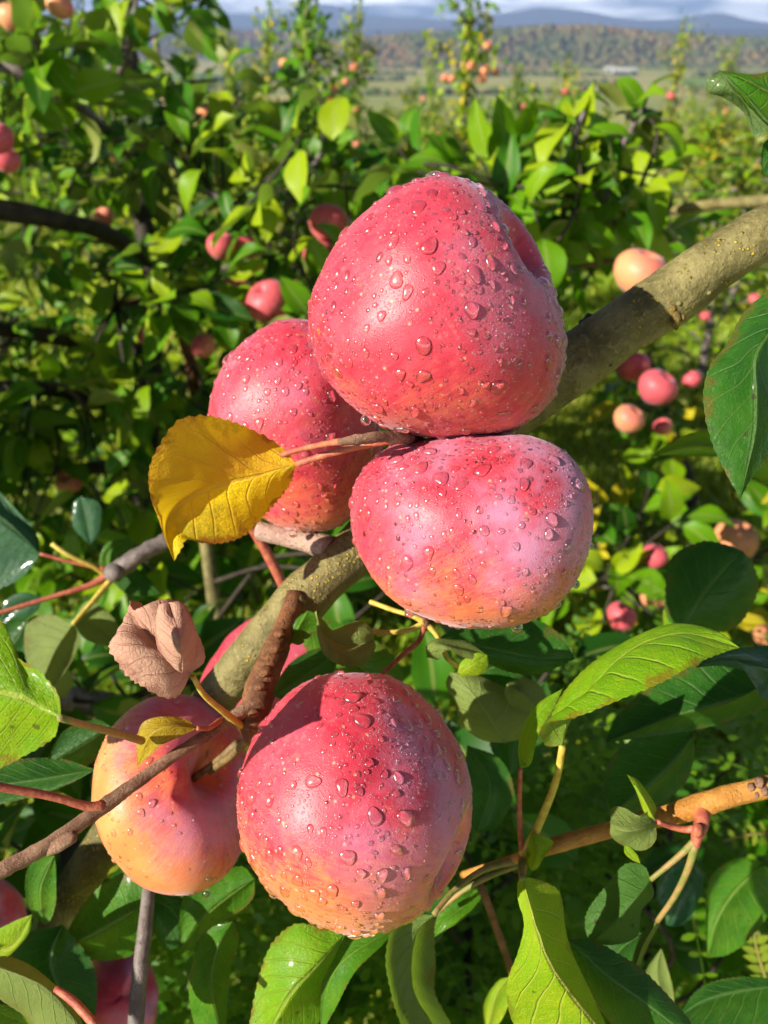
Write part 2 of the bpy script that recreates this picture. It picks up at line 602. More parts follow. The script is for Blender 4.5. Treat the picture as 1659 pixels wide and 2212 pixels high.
def make_water():
    t = NT('water')
    p = t.principled(Base_Color=(1, 1, 1), Roughness=0.0, IOR=1.333)
    p.inputs['Transmission Weight'].default_value = 1.0
    p.inputs['Coat Weight'].default_value = 1.0
    p.inputs['Coat IOR'].default_value = 1.6
    p.inputs['Coat Roughness'].default_value = 0.22
    return t.finish(p.outputs[0])


WATER = make_water()


def make_dew():
    """Beads too small to bend the view: clear, with the gloss of water."""
    t = NT('dew_beads')
    fr = t.n('ShaderNodeFresnel'); fr.inputs['IOR'].default_value = 1.38
    gl = t.n('ShaderNodeBsdfGlossy'); gl.inputs['Roughness'].default_value = 0.16
    tr = t.n('ShaderNodeBsdfTransparent'); tr.inputs['Color'].default_value = (0.97, 0.95, 0.96, 1)
    mx = t.n('ShaderNodeMixShader')
    t.link(t.math('MINIMUM', t.math('ADD', fr.outputs[0], 0.03), 0.22), mx.inputs[0])
    t.link(tr.outputs[0], mx.inputs[1]); t.link(gl.outputs[0], mx.inputs[2])
    df = t.n('ShaderNodeBsdfDiffuse'); df.inputs['Color'].default_value = (0.9, 0.85, 0.9, 1)
    m2 = t.n('ShaderNodeMixShader'); m2.inputs[0].default_value = 0.05
    t.link(mx.outputs[0], m2.inputs[1]); t.link(df.outputs[0], m2.inputs[2])
    return t.finish(m2.outputs[0])


DEW = make_dew()


def make_stem_mat(name, a, b):
    t = NT(name)
    oc = t.objco()
    c = t.mix(t.ramp(t.noise(oc, 300.0, 4, 0.6), 0.35, 0.65), a, b)
    p = t.principled(Base_Color=c, Roughness=0.6, Normal=t.bump(t.noise(oc, 900.0, 3), 0.5, 0.0006))
    return t.finish(p.outputs[0])


STEM = make_stem_mat('apple_stem', (0.10, 0.06, 0.02), (0.20, 0.13, 0.04))


# ------------------------------------------------------------------ apple shape
def apple_shape(nt_, np_, wide=0.1, tall=0.88, dim=0.42, dimw=0.27, cal=0.2, lobes=0.03, seed=0):
    """Unit apple about +Z (the stalk end)."""
    t = np.linspace(0, math.pi, nt_)
    t = t - 0.16 * np.sin(2 * t) * 0.5
    ph = np.linspace(0, 2 * math.pi, np_, endpoint=False)
    T, PH = np.meshgrid(t, ph, indexing='ij')
    r = np.sin(T) * (1 + wide * np.cos(T))
    z = tall * np.cos(T)
    z = z - np.where(T < math.pi / 2, dim * np.exp(-(r / dimw) ** 2), 0)
    z = z + np.where(T >= math.pi / 2, cal * np.exp(-(r / 0.24) ** 2), 0)
    low = np.clip((T - 1.2) / 1.6, 0, 1)
    lob = 1 + lobes * low * np.cos(5 * PH + seed) + 0.025 * np.cos(PH * 2 + seed * 2) + 0.018 * np.cos(3 * PH + seed)
    r = r * lob
    V = np.stack([r * np.cos(PH), r * np.sin(PH), z], -1).reshape(-1, 3)
    i = np.arange(nt_ - 1)[:, None] * np_
    k = np.arange(np_)[None, :]
    k2 = (k + 1) % np_
    Fq = np.stack([i + k, i + np_ + k, i + np_ + k2, i + k2], -1).reshape(-1, 4)
    streak = np.stack([np.cos(PH), np.sin(PH), T * 0.22 + seed], -1).reshape(-1, 3)
    return V, Fq, streak, T.ravel(), PH.ravel()


def axis_matrix(ax):
    z = np.array(ax.normalized())
    h = np.array([0.3, 0.2, 1.0]) if abs(z[2]) < 0.9 else np.array([1.0, 0, 0])
    x = np.cross(h, z); x /= np.linalg.norm(x)
    y = np.cross(z, x)
    return np.stack([x, y, z], 1)


def fit_outline(V, centre, outline):
    """Push the shape sideways until its contour follows the given contour (a real 3-D change of shape)."""
    V = V.copy()
    pc = np.asarray(outline, dtype=float)
    c0 = project(np.array([centre]))[0][0]
    ta = np.arctan2(pc[:, 1] - c0[1], pc[:, 0] - c0[0]); tr = np.hypot(pc[:, 0] - c0[0], pc[:, 1] - c0[1])
    o = np.argsort(ta); ta, tr = ta[o], tr[o]
    ta3 = np.r_[ta - 2 * math.pi, ta, ta + 2 * math.pi]; tr3 = np.r_[tr, tr, tr]
    nb = 72
    grid = (np.arange(nb) + 0.5) / nb * 2 * math.pi - math.pi
    for _ in range(5):
        q, _d = project(V)
        a = np.arctan2(q[:, 1] - c0[1], q[:, 0] - c0[0]); rr = np.hypot(q[:, 0] - c0[0], q[:, 1] - c0[1])
        b = np.clip(((a + math.pi) / (2 * math.pi) * nb).astype(int), 0, nb - 1)
        mx = np.zeros(nb); np.maximum.at(mx, b, rr)
        ratio = np.interp(grid, ta3, tr3) / np.maximum(mx, 1)
        for _k in range(2):
            ratio = (np.roll(ratio, 1) + 2 * ratio + np.roll(ratio, -1)) / 4
        g3 = np.r_[grid - 2 * math.pi, grid, grid + 2 * math.pi]
        s = np.interp(a, g3, np.r_[ratio, ratio, ratio])
        l = (V - np.array(centre)) @ M3
        l[:, 0] *= s; l[:, 1] *= s
        V = np.array(centre) + l @ M3.T
    return V


def mesh_normals(V, Fq):
    a, b, c, d = V[Fq[:, 0]], V[Fq[:, 1]], V[Fq[:, 2]], V[Fq[:, 3]]
    fn = np.cross(c - a, d - b)
    N = np.zeros_like(V)
    for k in range(4):
        np.add.at(N, Fq[:, k], fn)
    N /= np.linalg.norm(N, axis=1)[:, None] + 1e-15
    return N, 0.5 * np.linalg.norm(fn, axis=1)


# shared droplet shapes
def dome(nr, ns, seed, flat, wob, full=True):
    """Low rounded drop: upper cap above the skin, a shallow belly below it."""
    r_ = random.Random(seed)
    ph = np.linspace(0, 2 * math.pi, ns, endpoint=False)
    k1, k2, p1, p2 = r_.uniform(0.5, 1) * wob, r_.uniform(0.3, 1) * wob * 0.7, r_.uniform(0, 6), r_.uniform(0, 6)
    out = 1 + k1 * np.cos(2 * ph + p1) + k2 * np.cos(3 * ph + p2)
    V = [(0, 0, flat)]
    lat = np.linspace(0, math.pi if full else math.pi / 2, nr + 1)[1:]
    if full: lat = lat[:-1]
    for t in lat:
        for j in range(ns):
            z = flat * math.cos(t) if t <= math.pi / 2 else 0.35 * math.cos(t)
            V.append((math.sin(t) * out[j] * math.cos(ph[j]), math.sin(t) * out[j] * math.sin(ph[j]), z))
    f = [(0, 1 + j, 1 + (j + 1) % ns) for j in range(ns)]
    m = len(lat)
    for i in range(m - 1):
        for j in range(ns):
            j2 = (j + 1) % ns
            f.append((1 + i * ns + j, 1 + (i + 1) * ns + j, 1 + (i + 1) * ns + j2, 1 + i * ns + j2))
    if full:
        V.append((0, 0, -0.35)); e = len(V) - 1
        f += [(e, 1 + (m - 1) * ns + (j + 1) % ns, 1 + (m - 1) * ns + j) for j in range(ns)]
    return np.array(V, dtype=float), f


DROP_BIG = [build_mesh('droplet', *dome(10, 20, s, 0.44 + 0.05 * (s % 3), 0.15), WATER) for s in range(7)]
DROP_MID = [build_mesh('droplet', *dome(9, 16, s + 20, 0.36 + 0.06 * (s % 3), 0.10), WATER) for s in range(5)]
_b = dome(10, 16, 99, 1.0, 0.0)
_bv = _b[0].copy(); _bv[_bv[:, 2] < 0, 2] *= 2.6
DROP_BALL = build_mesh('hanging_droplet', _bv, _b[1], WATER)
SMALL_V, SMALL_F = dome(6, 10, 77, 0.42, 0.08)
TINY_V, TINY_F = dome(3, 7, 5, 0.6, 0.05, full=False)
TINY_F = [f if len(f) == 4 else (f[0], f[1], f[2], f[2]) for f in TINY_F]


def frames(n):
    h = np.where(np.abs(n[:, 2:3]) < 0.9, np.array([[0, 0, 1.0]]), np.array([[1.0, 0, 0]]))
    x = np.cross(h, n); x /= np.linalg.norm(x, axis=1)[:, None]
    y = np.cross(n, x)
    return x, y


def sample_surface(V, N, Fq, area, count, g, keep):
    pr = area * keep
    idx = g.choice(len(Fq), size=count, p=pr / pr.sum())
    w_ = g.random((count, 2))
    a, b = w_[:, :1], w_[:, 1:]
    def bl(A):
        return (1 - a) * (1 - b) * A[Fq[idx, 0]] + a * (1 - b) * A[Fq[idx, 1]] + a * b * A[Fq[idx, 2]] + (1 - a) * b * A[Fq[idx, 3]]
    p, n = bl(V), bl(N)
    return p, n / np.linalg.norm(n, axis=1)[:, None]


def add_drops(ob, V, N, Fq, area, centre, seed, n_big, n_mid, n_small, n_tiny, size=1.0):
    g = np.random.default_rng(seed)
    fc = V[Fq].mean(1)
    fn = N[Fq].mean(1)
    toc = np.array(CAM_P) - fc; toc /= np.linalg.norm(toc, axis=1)[:, None]
    keep = ((fn * toc).sum(1) > -0.45).astype(float)
    # keep the pits dry of large drops, and favour the upper side
    rad = np.linalg.norm(fc - np.array(centre), axis=1)
    keep *= np.where(rad < 0.72 * np.median(rad), 0.15, 1.0)
    ph_ = g.uniform(0, 6.28, 6); fq = fc * 95.0
    cl_ = np.sin(fq[:, 0] + ph_[0]) * np.cos(fq[:, 2] * 1.1 + ph_[1]) + 0.6 * np.sin(fq[:, 1] * 1.9 + fq[:, 0] + ph_[2])
    keep = keep * np.clip(0.9 + 0.5 * cl_, 0.25, 2.0)
    keep_v = keep * ((fn * toc).sum(1) > -0.08)
    sizes = np.r_[1.15 + 1.25 * g.random(n_big) ** 1.6, g.uniform(0.65, 1.15, n_mid), g.uniform(0.40, 0.65, n_small)] * 1e-3 * size
    sizes = -np.sort(-sizes)
    p, n = sample_surface(V, N, Fq, area, len(sizes) * 8, g, keep_v)
    PP, RR, j, got = np.empty((0, 3)), np.empty(0), 0, []
    for r in sizes:
        while j < len(p):
            q = p[j]; j += 1
            if len(PP) == 0 or (np.linalg.norm(PP - q, axis=1) > (RR + r) * 1.12).all():
                PP = np.vstack([PP, q]); RR = np.r_[RR, r]
                got.append((q, n[j - 1], r))
                break
        if j >= len(p): break
    down = Vector((0, 0, -1))
    for q, nn, r in got:
        big = r > 1.0e-3 * size
        me = g.choice(len(DROP_BIG)) if big else g.choice(len(DROP_MID))
        o = bpy.data.objects.new('droplet', (DROP_BIG if big else DROP_MID)[me])
        z = Vector(nn)
        y = down - z * down.dot(z)
        y = y.normalized() if y.length > 0.05 else z.orthogonal().normalized()
        y = (y + 0.5 * Vector(g.normal(size=3)) * (1.0 if not big else 0.6)); y = (y - z * y.dot(z)).normalized()
        x = y.cross(z)
        st = g.uniform(1.0, 1.35)
        m = Matrix((x, y, z)).transposed() @ Matrix.Diagonal((r / math.sqrt(st), r * math.sqrt(st), r * g.uniform(0.8, 1.15)))
        m = m.to_4x4(); m.translation = Vector(q) - Vector(centre)
        COL.objects.link(o)
        o.parent = ob
        o.matrix_local = m
        o.cycles.is_caustics_caster = True
    # drops too small to pick out singly: same water, one mesh
    if n_tiny:
        m = n_tiny // 9
        p, n = sample_surface(V, N, Fq, area, m, g, keep)
        r = g.uniform(0.24e-3, 0.62e-3, m) * size
        d = np.min(np.linalg.norm(p[:, None, :] - PP[None], axis=2) - RR[None], axis=1)
        ok = d > r * 1.1
        p, n, r = p[ok], n[ok], r[ok]
        x, y = frames(n)
        an = g.uniform(0, 6.28, len(p))[:, None]; st = g.uniform(.85, 1.2, len(p))[:, None, None]
        x, y = x * np.cos(an) + y * np.sin(an), y * np.cos(an) - x * np.sin(an)
        W = p[:, None] + r[:, None, None] * (SMALL_V[None, :, 0:1] * x[:, None] * st + SMALL_V[None, :, 1:2] * y[:, None] / st + SMALL_V[None, :, 2:3] * n[:, None])
        fa = [tuple(int(q) + i * len(SMALL_V) for q in f) for i in range(len(p)) for f in SMALL_F]
        o = put('small_droplets', W.reshape(-1, 3), fa, WATER, ob, origin=centre)
        o['kind'] = 'stuff'
        o.cycles.is_caustics_caster = True
    # the finest dew, one mesh
    if n_tiny:
        fro = camdir(0.75, 0.5, 0.0)
        p, n = sample_surface(V, N, Fq, area, n_tiny, g, keep * (0.45 + np.clip(fn @ np.array(fro) + 0.2, 0, 1) * 2.2))
        d = np.min(np.linalg.norm(p[:, None, :] - PP[None], axis=2) - RR[None], axis=1) if len(PP) else np.ones(len(p))
        p, n = p[d > 1e-4], n[d > 1e-4]
        r = g.gamma(1.5, 0.065e-3, len(p)) + 0.06e-3
        r = np.clip(r, 0, 0.50e-3) * size
        r = np.minimum(r, d[d > 1e-4])
        x, y = frames(n)
        tv = TINY_V
        W = p[:, None] + r[:, None, None] * (tv[None, :, 0:1] * x[:, None] + tv[None, :, 1:2] * y[:, None] + tv[None, :, 2:3] * n[:, None])
        base = np.arange(len(p)) * len(tv)
        fa = [np.array([f for f in TINY_F if f[2] != f[3]])[None] + base[:, None, None], ]
        tri = np.array([f[:3] for f in TINY_F if f[2] == f[3]])[None] + base[:, None, None]
        quad = fa[0].reshape(-1, 4)
        q1 = np.vstack([quad[:, [0, 1, 2]], quad[:, [0, 2, 3]], tri.reshape(-1, 3)])
        o = put('dew', W.reshape(-1, 3), q1, DEW, ob, origin=centre)
        o['kind'] = 'stuff'


def make_apple(label, outline, d, axis, blush_dir, seed, group='wet apples hanging close to the camera', res=(84, 112), blush_off=0.25,
               drops=None, centre_px=None, stem=None, shape=None, size=1.0, bloom_sky_dir=(0.6, 0.45, 0.0), depth=1.0, bloom_base=0.35):
    ol = np.asarray(outline, dtype=float)
    cpx = centre_px or ((ol[:, 0].min() + ol[:, 0].max()) / 2, (ol[:, 1].min() + ol[:, 1].max()) / 2)
    rpx = 0.25 * (np.ptp(ol[:, 0]) + np.ptp(ol[:, 1]))
    centre = P(*cpx, d)
    r = rpx * d / F * 0.985
    U, Fq, streak, T, PH = apple_shape(*res, seed=seed, **(shape or {}))
    A = axis_matrix(camdir(*axis))
    V = np.array(centre) + (U * r * np.array([1, 1, 1])) @ A.T
    if depth != 1.0:
        l = (V - np.array(centre)) @ M3; l[:, 2] *= depth; V = np.array(centre) + l @ M3.T
    V = fit_outline(V, centre, ol)
    # gentle unevenness
    for i in range(len(V)):
        q = Vector((V[i] - np.array(centre)) / r) * 1.6 + Vector((seed, 0, 0))
        V[i] += (V[i] - np.array(centre)) * 0.022 * noise.noise(q)
    N, area = mesh_normals(V, Fq)
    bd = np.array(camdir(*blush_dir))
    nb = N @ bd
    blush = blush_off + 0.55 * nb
    bloom = np.clip(bloom_base + 0.7 * (N @ np.array(camdir(*bloom_sky_dir))), 0, 1)  # one-sided: bloom plus sky light put into the colour of that flank
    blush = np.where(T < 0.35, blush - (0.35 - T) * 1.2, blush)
    ob = put('apple', V, Fq, SKIN, None, attrs={'streak': streak, 'blush': blush, 'bloom': bloom}, origin=centre)
    tag(ob, label, 'apple', group)
    ob.cycles.is_caustics_receiver = True
    if stem:
        a = camdir(*axis)
        pit = Vector(V[np.argmin(T)])
        tip = pit + a * r * stem[0] + camdir(*stem[1]) * r * stem[2]
        v, f, u = tube([pit - a * r * 0.1, (pit * 0.6 + tip * 0.4) + a * r * 0.04, tip], [r * 0.05, r * 0.035, r * 0.055], 10, 12, 0.1)
        put('stalk', v, f, STEM, ob, u)
    if drops:
        add_drops(ob, V, N, Fq, area, centre, seed * 13 + 5, *drops, size=size)
    return ob, V, centre


def hang(ob, u, v, d, r, long=1.15):
    """A round drop hanging under an apple."""
    o = bpy.data.objects.new('hanging_droplet', DROP_BALL)
    COL.objects.link(o)
    o.parent = ob
    o.location = P(u, v, d) - ob.location
    o.scale = (r, r, r * long)
    o.cycles.is_caustics_caster = True


A1 = [(930, 383), (860, 405), (790, 455), (735, 515), (695, 580), (666, 640), (661, 700), (675, 760), (705, 820), (760, 875), (830, 918),
      (910, 942), (1000, 948), (1080, 938), (1140, 912), (1190, 862), (1215, 800), (1223, 735), (1205, 650), (1175, 570), (1140, 500), (1095, 440), (1045, 403), (985, 383)]
A2 = [(600, 692), (545, 722), (500, 765), (465, 820), (450, 880), (462, 965), (500, 1045), (550, 1110), (610, 1143), (670, 1150), (730, 1138), (785, 1095), (818, 1010), (815, 900), (780, 790), (730, 720), (665, 690)]
A3 = [(752, 1110), (760, 1050), (795, 998), (855, 958), (950, 942), (1060, 938), (1160, 945), (1222, 975), (1265, 1030), (1283, 1110), (1275, 1190), (1240, 1265), (1180, 1325),
      (1110, 1353), (1040, 1358), (940, 1340), (860, 1305), (800, 1245), (765, 1180)]
A4 = [(700, 1460), (780, 1455), (860, 1470), (930, 1520), (980, 1590), (1010, 1670), (1018, 1750), (1005, 1830), (960, 1920), (900, 1985), (830, 2015), (760, 2022), (690, 2000),
      (610, 1950), (550, 1880), (520, 1800), (512, 1730), (525, 1650), (560, 1570), (620, 1500)]
A5 = [(330, 1505), (260, 1550), (215, 1620), (198, 1700), (210, 1790), (245, 1860), (300, 1915), (370, 1932), (440, 1922), (490, 1890), (522, 1840), (535, 1740), (535, 1640), (505, 1560), (440, 1508), (390, 1500)]
A6 = [(430, 1470), (470, 1405), (520, 1350), (580, 1322), (650, 1320), (720, 1350), (765, 1420), (770, 1500), (730, 1580), (660, 1620), (570, 1620), (480, 1580), (435, 1530)]

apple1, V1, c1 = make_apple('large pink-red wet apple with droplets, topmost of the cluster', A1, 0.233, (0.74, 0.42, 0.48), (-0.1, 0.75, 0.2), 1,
                   drops=(95, 135, 70, 11000), blush_off=0.95, bloom_sky_dir=(0.75, 0.5, -0.3), shape=dict(dim=0.36, dimw=0.20, wide=0.06))
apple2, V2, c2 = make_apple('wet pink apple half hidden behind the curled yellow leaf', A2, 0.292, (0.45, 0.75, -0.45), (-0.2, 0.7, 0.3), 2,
                   drops=(70, 120, 110, 8000), blush_off=0.66, bloom_sky_dir=(0, 1, 0))
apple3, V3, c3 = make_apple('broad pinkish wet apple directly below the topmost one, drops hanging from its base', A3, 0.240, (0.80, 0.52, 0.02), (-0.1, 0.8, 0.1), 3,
                   drops=(60, 140, 100, 13000), blush_off=0.70, bloom_sky_dir=(0.85, 0.5, 0.1), bloom_base=0.8)
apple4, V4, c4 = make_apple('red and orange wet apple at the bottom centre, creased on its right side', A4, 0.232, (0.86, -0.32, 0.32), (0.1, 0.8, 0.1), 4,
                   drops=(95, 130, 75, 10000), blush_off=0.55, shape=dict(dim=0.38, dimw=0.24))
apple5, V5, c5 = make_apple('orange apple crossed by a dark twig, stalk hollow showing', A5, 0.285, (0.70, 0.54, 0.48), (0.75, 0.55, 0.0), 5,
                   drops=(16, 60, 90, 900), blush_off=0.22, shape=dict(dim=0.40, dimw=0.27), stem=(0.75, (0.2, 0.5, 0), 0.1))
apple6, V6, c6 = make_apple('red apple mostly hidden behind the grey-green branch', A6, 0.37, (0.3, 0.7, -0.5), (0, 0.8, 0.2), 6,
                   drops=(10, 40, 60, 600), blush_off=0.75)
A7 = [(185, 2110), (205, 2065), (255, 2045), (305, 2060), (335, 2110), (340, 2170), (320, 2230), (265, 2260), (205, 2240), (183, 2180)]
apple7, V7, c7 = make_apple('shaded purple-red apple beside the thin grey twig at the bottom', A7, 0.50, (0.3, 0.8, -0.4), (0.2, 0.8, 0.2), 7,
                   drops=(0, 20, 30, 300), blush_off=0.85)
A8 = [(-150, 1960), (-120, 1910), (-60, 1895), (10, 1902), (50, 1940), (58, 1990), (30, 2050), (-30, 2090), (-100, 2080), (-145, 2030)]
apple8, V8, c8 = make_apple('shaded red apple cut off by the lower left border', A8, 0.40, (0.3, 0.8, -0.4), (0.2, 0.8, 0.2), 8,
                   drops=(0, 30, 30, 300), blush_off=0.8)
hang(apple1, 790, 908, 0.2300, 0.0016)
hang(apple1, 1197, 850, 0.232, 0.0012)
hang(apple1, 1185, 865, 0.230, 0.0010)
hang(apple3, 1117, 1355, 0.236, 0.0018)
hang(apple3, 1058, 1350, 0.230, 0.0015)
hang(apple3, 884, 1326, 0.236, 0.0015, 0.8)
hang(apple3, 1243, 1262, 0.239, 0.0014)
hang(apple3, 1203, 1305, 0.239, 0.0014)
hang(apple3, 1183, 1310, 0.237, 0.0011)
hang(apple3, 1276, 1180, 0.240, 0.0011)
hang(apple4, 762, 2003, 0.218, 0.0020)
hang(apple4, 733, 1986, 0.214, 0.0014, 0.7)
hang(apple4, 592, 1930, 0.226, 0.0015, 0.9)
hang(apple5, 446, 1930, 0.280, 0.0015)
hang(apple2, 634, 1154, 0.285, 0.0015, 0.9)
# ------------------------------------------------------------------ bark and leaf materials
def make_bark(name, base, light, lichen, lich=0.5, scale=1.0, bump=0.6, rough=0.7):
    t = NT(name)
    oc = t.objco()
    n1 = t.noise(oc, 55.0 * scale, 5, 0.6)
    n2 = t.noise(oc, 420.0 * scale, 4, 0.65)
    c = t.mix(t.ramp(n1, 0.35, 0.68), base, light)
    c = t.mix(t.math('MULTIPLY', t.ramp(n2, 0.52, 0.70), 0.5), c, tuple(x * 1.5 for x in light))
    sp = t.voro(oc, 520.0 * scale)
    spm = t.math('MULTIPLY', t.ramp(sp, 0.34, 0.20), t.ramp(t.noise(oc, 70.0 * scale, 4, 0.7), 0.50, 0.58))
    c = t.mix(t.math('MULTIPLY', spm, lich), c, lichen)
    band = t.math('MULTIPLY', t.ramp(t.noise(oc, 22.0 * scale, 5, 0.7, 0.6), 0.54, 0.68), 0.55)
    c = t.mix(band, c, tuple(x * 0.5 for x in base))
    pores = t.ramp(t.voro(t.vscale(oc, (1, 1, 1)), 330.0 * scale), 0.20, 0.08)
    c = t.mix(t.math('MULTIPLY', pores, 0.6), c, tuple(x * 0.35 for x in base))
    h = t.math('ADD', t.math('MULTIPLY', n2, 0.6), t.math('ADD', t.math('MULTIPLY', spm, 0.7), n1))
    p = t.principled(Base_Color=c, Roughness=rough, Normal=t.bump(h, bump, 0.0019 / scale))
    p.inputs['Specular IOR Level'].default_value = 0.35
    return t.finish(p.outputs[0])


BARK = make_bark('branch_bark', (0.095, 0.080, 0.024), (0.230, 0.195, 0.074), (0.54, 0.38, 0.03), 0.95, 1.0, 1.0)
BARK_DARK = make_bark('old_bark', (0.022, 0.016, 0.010), (0.050, 0.038, 0.025), (0.10, 0.095, 0.05), 0.3)
TWIG = make_bark('spur_bark', (0.090, 0.034, 0.012), (0.20, 0.085, 0.030), (0.30, 0.22, 0.14), 0.4, 1.6, 0.8)
TWIG_FUZZ = make_bark('young_twig_bark', (0.13, 0.060, 0.035), (0.26, 0.15, 0.09), (0.42, 0.33, 0.24), 0.6, 2.4, 0.9, 0.85)
ORANGE_BARK = make_bark('orange_twig_bark', (0.33, 0.13, 0.018), (0.46, 0.22, 0.045), (0.50, 0.36, 0.14), 0.4, 1.7, 0.7)
GREY_TWIG = make_bark('grey_twig_bark', (0.11, 0.085, 0.075), (0.20, 0.165, 0.15), (0.40, 0.38, 0.30), 0.4, 1.6, 0.6, 0.5)
RED_STALK = make_stem_mat('red_leaf_stalk', (0.30, 0.055, 0.035), (0.42, 0.13, 0.06))
YELLOW_STALK = make_stem_mat('yellow_leaf_stalk', (0.40, 0.27, 0.030), (0.52, 0.42, 0.07))
GREEN_STALK = make_stem_mat('green_leaf_stalk', (0.14, 0.17, 0.025), (0.30, 0.17, 0.06))


def make_leaf(name, top, top2, under, vein, trans=0.34, tcol=None, rust=None, rust_amt=0.0, rough=0.36, wet=0.0, hue=0.0, spots=0.0, vein_f=0.55, half=None, patch=None, patch_amt=0.6):
    """UV: x along the midrib 0..1, y across -1..1."""
    t = NT(name)
    uvn = t.n('ShaderNodeUVMap', uv_map='UVMap')
    sp = t.n('ShaderNodeSeparateXYZ'); t.link(uvn.outputs[0], sp.inputs[0])
    u, v = sp.outputs[0], sp.outputs[1]
    av = t.math('ABSOLUTE', v)
    oc = t.objco()
    side = t.math('MULTIPLY', t.math('GREATER_THAN', v, 0.0), 0.45)
    wob = t.math('MULTIPLY', t.math('SUBTRACT', t.noise(oc, 45.0, 2), 0.5), 0.9)
    s = t.math('ADD', t.math('SUBTRACT', t.math('MULTIPLY', u, 8.0), t.math('MULTIPLY', t.math('POWER', av, 0.8), 2.3)), t.math('ADD', side, wob))
    fr = t.math('ABSOLUTE', t.math('SUBTRACT', t.math('FRACT', s), 0.5))     # 0 on a side vein
    lat = t.math('MULTIPLY', t.ramp(fr, 0.075, 0.01), t.ramp(av, 1.0, 0.55))
    mid = t.ramp(av, 0.062, 0.022)
    fine = t.math('MULTIPLY', t.ramp(t.voro(oc, 720.0, 'DISTANCE_TO_EDGE'), 0.10, 0.02), 0.32)
    veins = t.math('MAXIMUM', mid, t.math('MAXIMUM', t.math('MULTIPLY', lat, 0.75), fine))
    n = t.noise(oc, 75.0, 4, 0.6)
    c = t.mix(t.ramp(n, 0.35, 0.68), top, top2)
    if patch:
        pm = t.math('MULTIPLY', t.ramp(t.noise(oc, 38.0, 5, 0.68, 0.5), 0.50, 0.62), patch_amt)
        c = t.mix(pm, c, patch)
    if half:
        hm = t.math('MULTIPLY', t.ramp(v, 0.0, 0.12), t.ramp(t.noise(oc, 60.0, 5, 0.65), 0.30, 0.62, 0.5, 1.0))
        c = t.mix(hm, c, half)
    c = t.mix(t.math('MULTIPLY', veins, vein_f), c, vein)
    back = t.n('ShaderNodeNewGeometry').outputs['Backfacing']
    cu = t.mix(t.math('MULTIPLY', veins, vein_f * 0.7), t.mix(t.ramp(n, 0.3, 0.7), under, tuple(x * 0.82 for x in under)), vein)
    c = t.mix(back, c, cu)
    if hue:
        oi = t.n('ShaderNodeObjectInfo').outputs['Random']
        c = t.mix(t.math('MULTIPLY', oi, hue), c, (0.20, 0.24, 0.03))
    if rust:
        e = t.math('ADD', av, t.math('MULTIPLY', t.math('SUBTRACT', t.noise(oc, 110.0, 4, 0.65), 0.5), 1.5))
        rm = t.math('MULTIPLY', t.ramp(e, 0.86, 1.08), rust_amt)
        c = t.mix(rm, c, rust)
    if spots:
        m = t.math('MULTIPLY', t.ramp(t.voro(oc, 150.0), 0.16, 0.10), t.ramp(t.noise(oc, 38.0, 2), 0.50, 0.56))
        c = t.mix(t.math('MULTIPLY', m, spots), c, (0.045, 0.022, 0.014))
    h = t.math('ADD', t.math('MULTIPLY', t.math('MAXIMUM', mid, lat), -0.9), t.math('ADD', t.math('MULTIPLY', fine, -0.7), t.noise(oc, 260.0, 3, 0.6)))
    b = t.bump(h, 0.6, 0.0011)
    p = t.principled(Base_Color=c, Roughness=rough, Normal=b)
    p.inputs['Specular IOR Level'].default_value = 0.24
    if wet:
        p.inputs['Coat Weight'].default_value = wet
        p.inputs['Coat Roughness'].default_value = 0.12
    tr = t.n('ShaderNodeBsdfTranslucent')
    tc = t.mix(0.75, c, tcol or (0.20, 0.34, 0.012))
    t.link(tc, tr.inputs['Color'])
    mx = t.n('ShaderNodeMixShader')
    mx.inputs[0].default_value = trans
    t.link(p.outputs[0], mx.inputs[1]); t.link(tr.outputs[0], mx.inputs[2])
    return t.finish(mx.outputs[0])


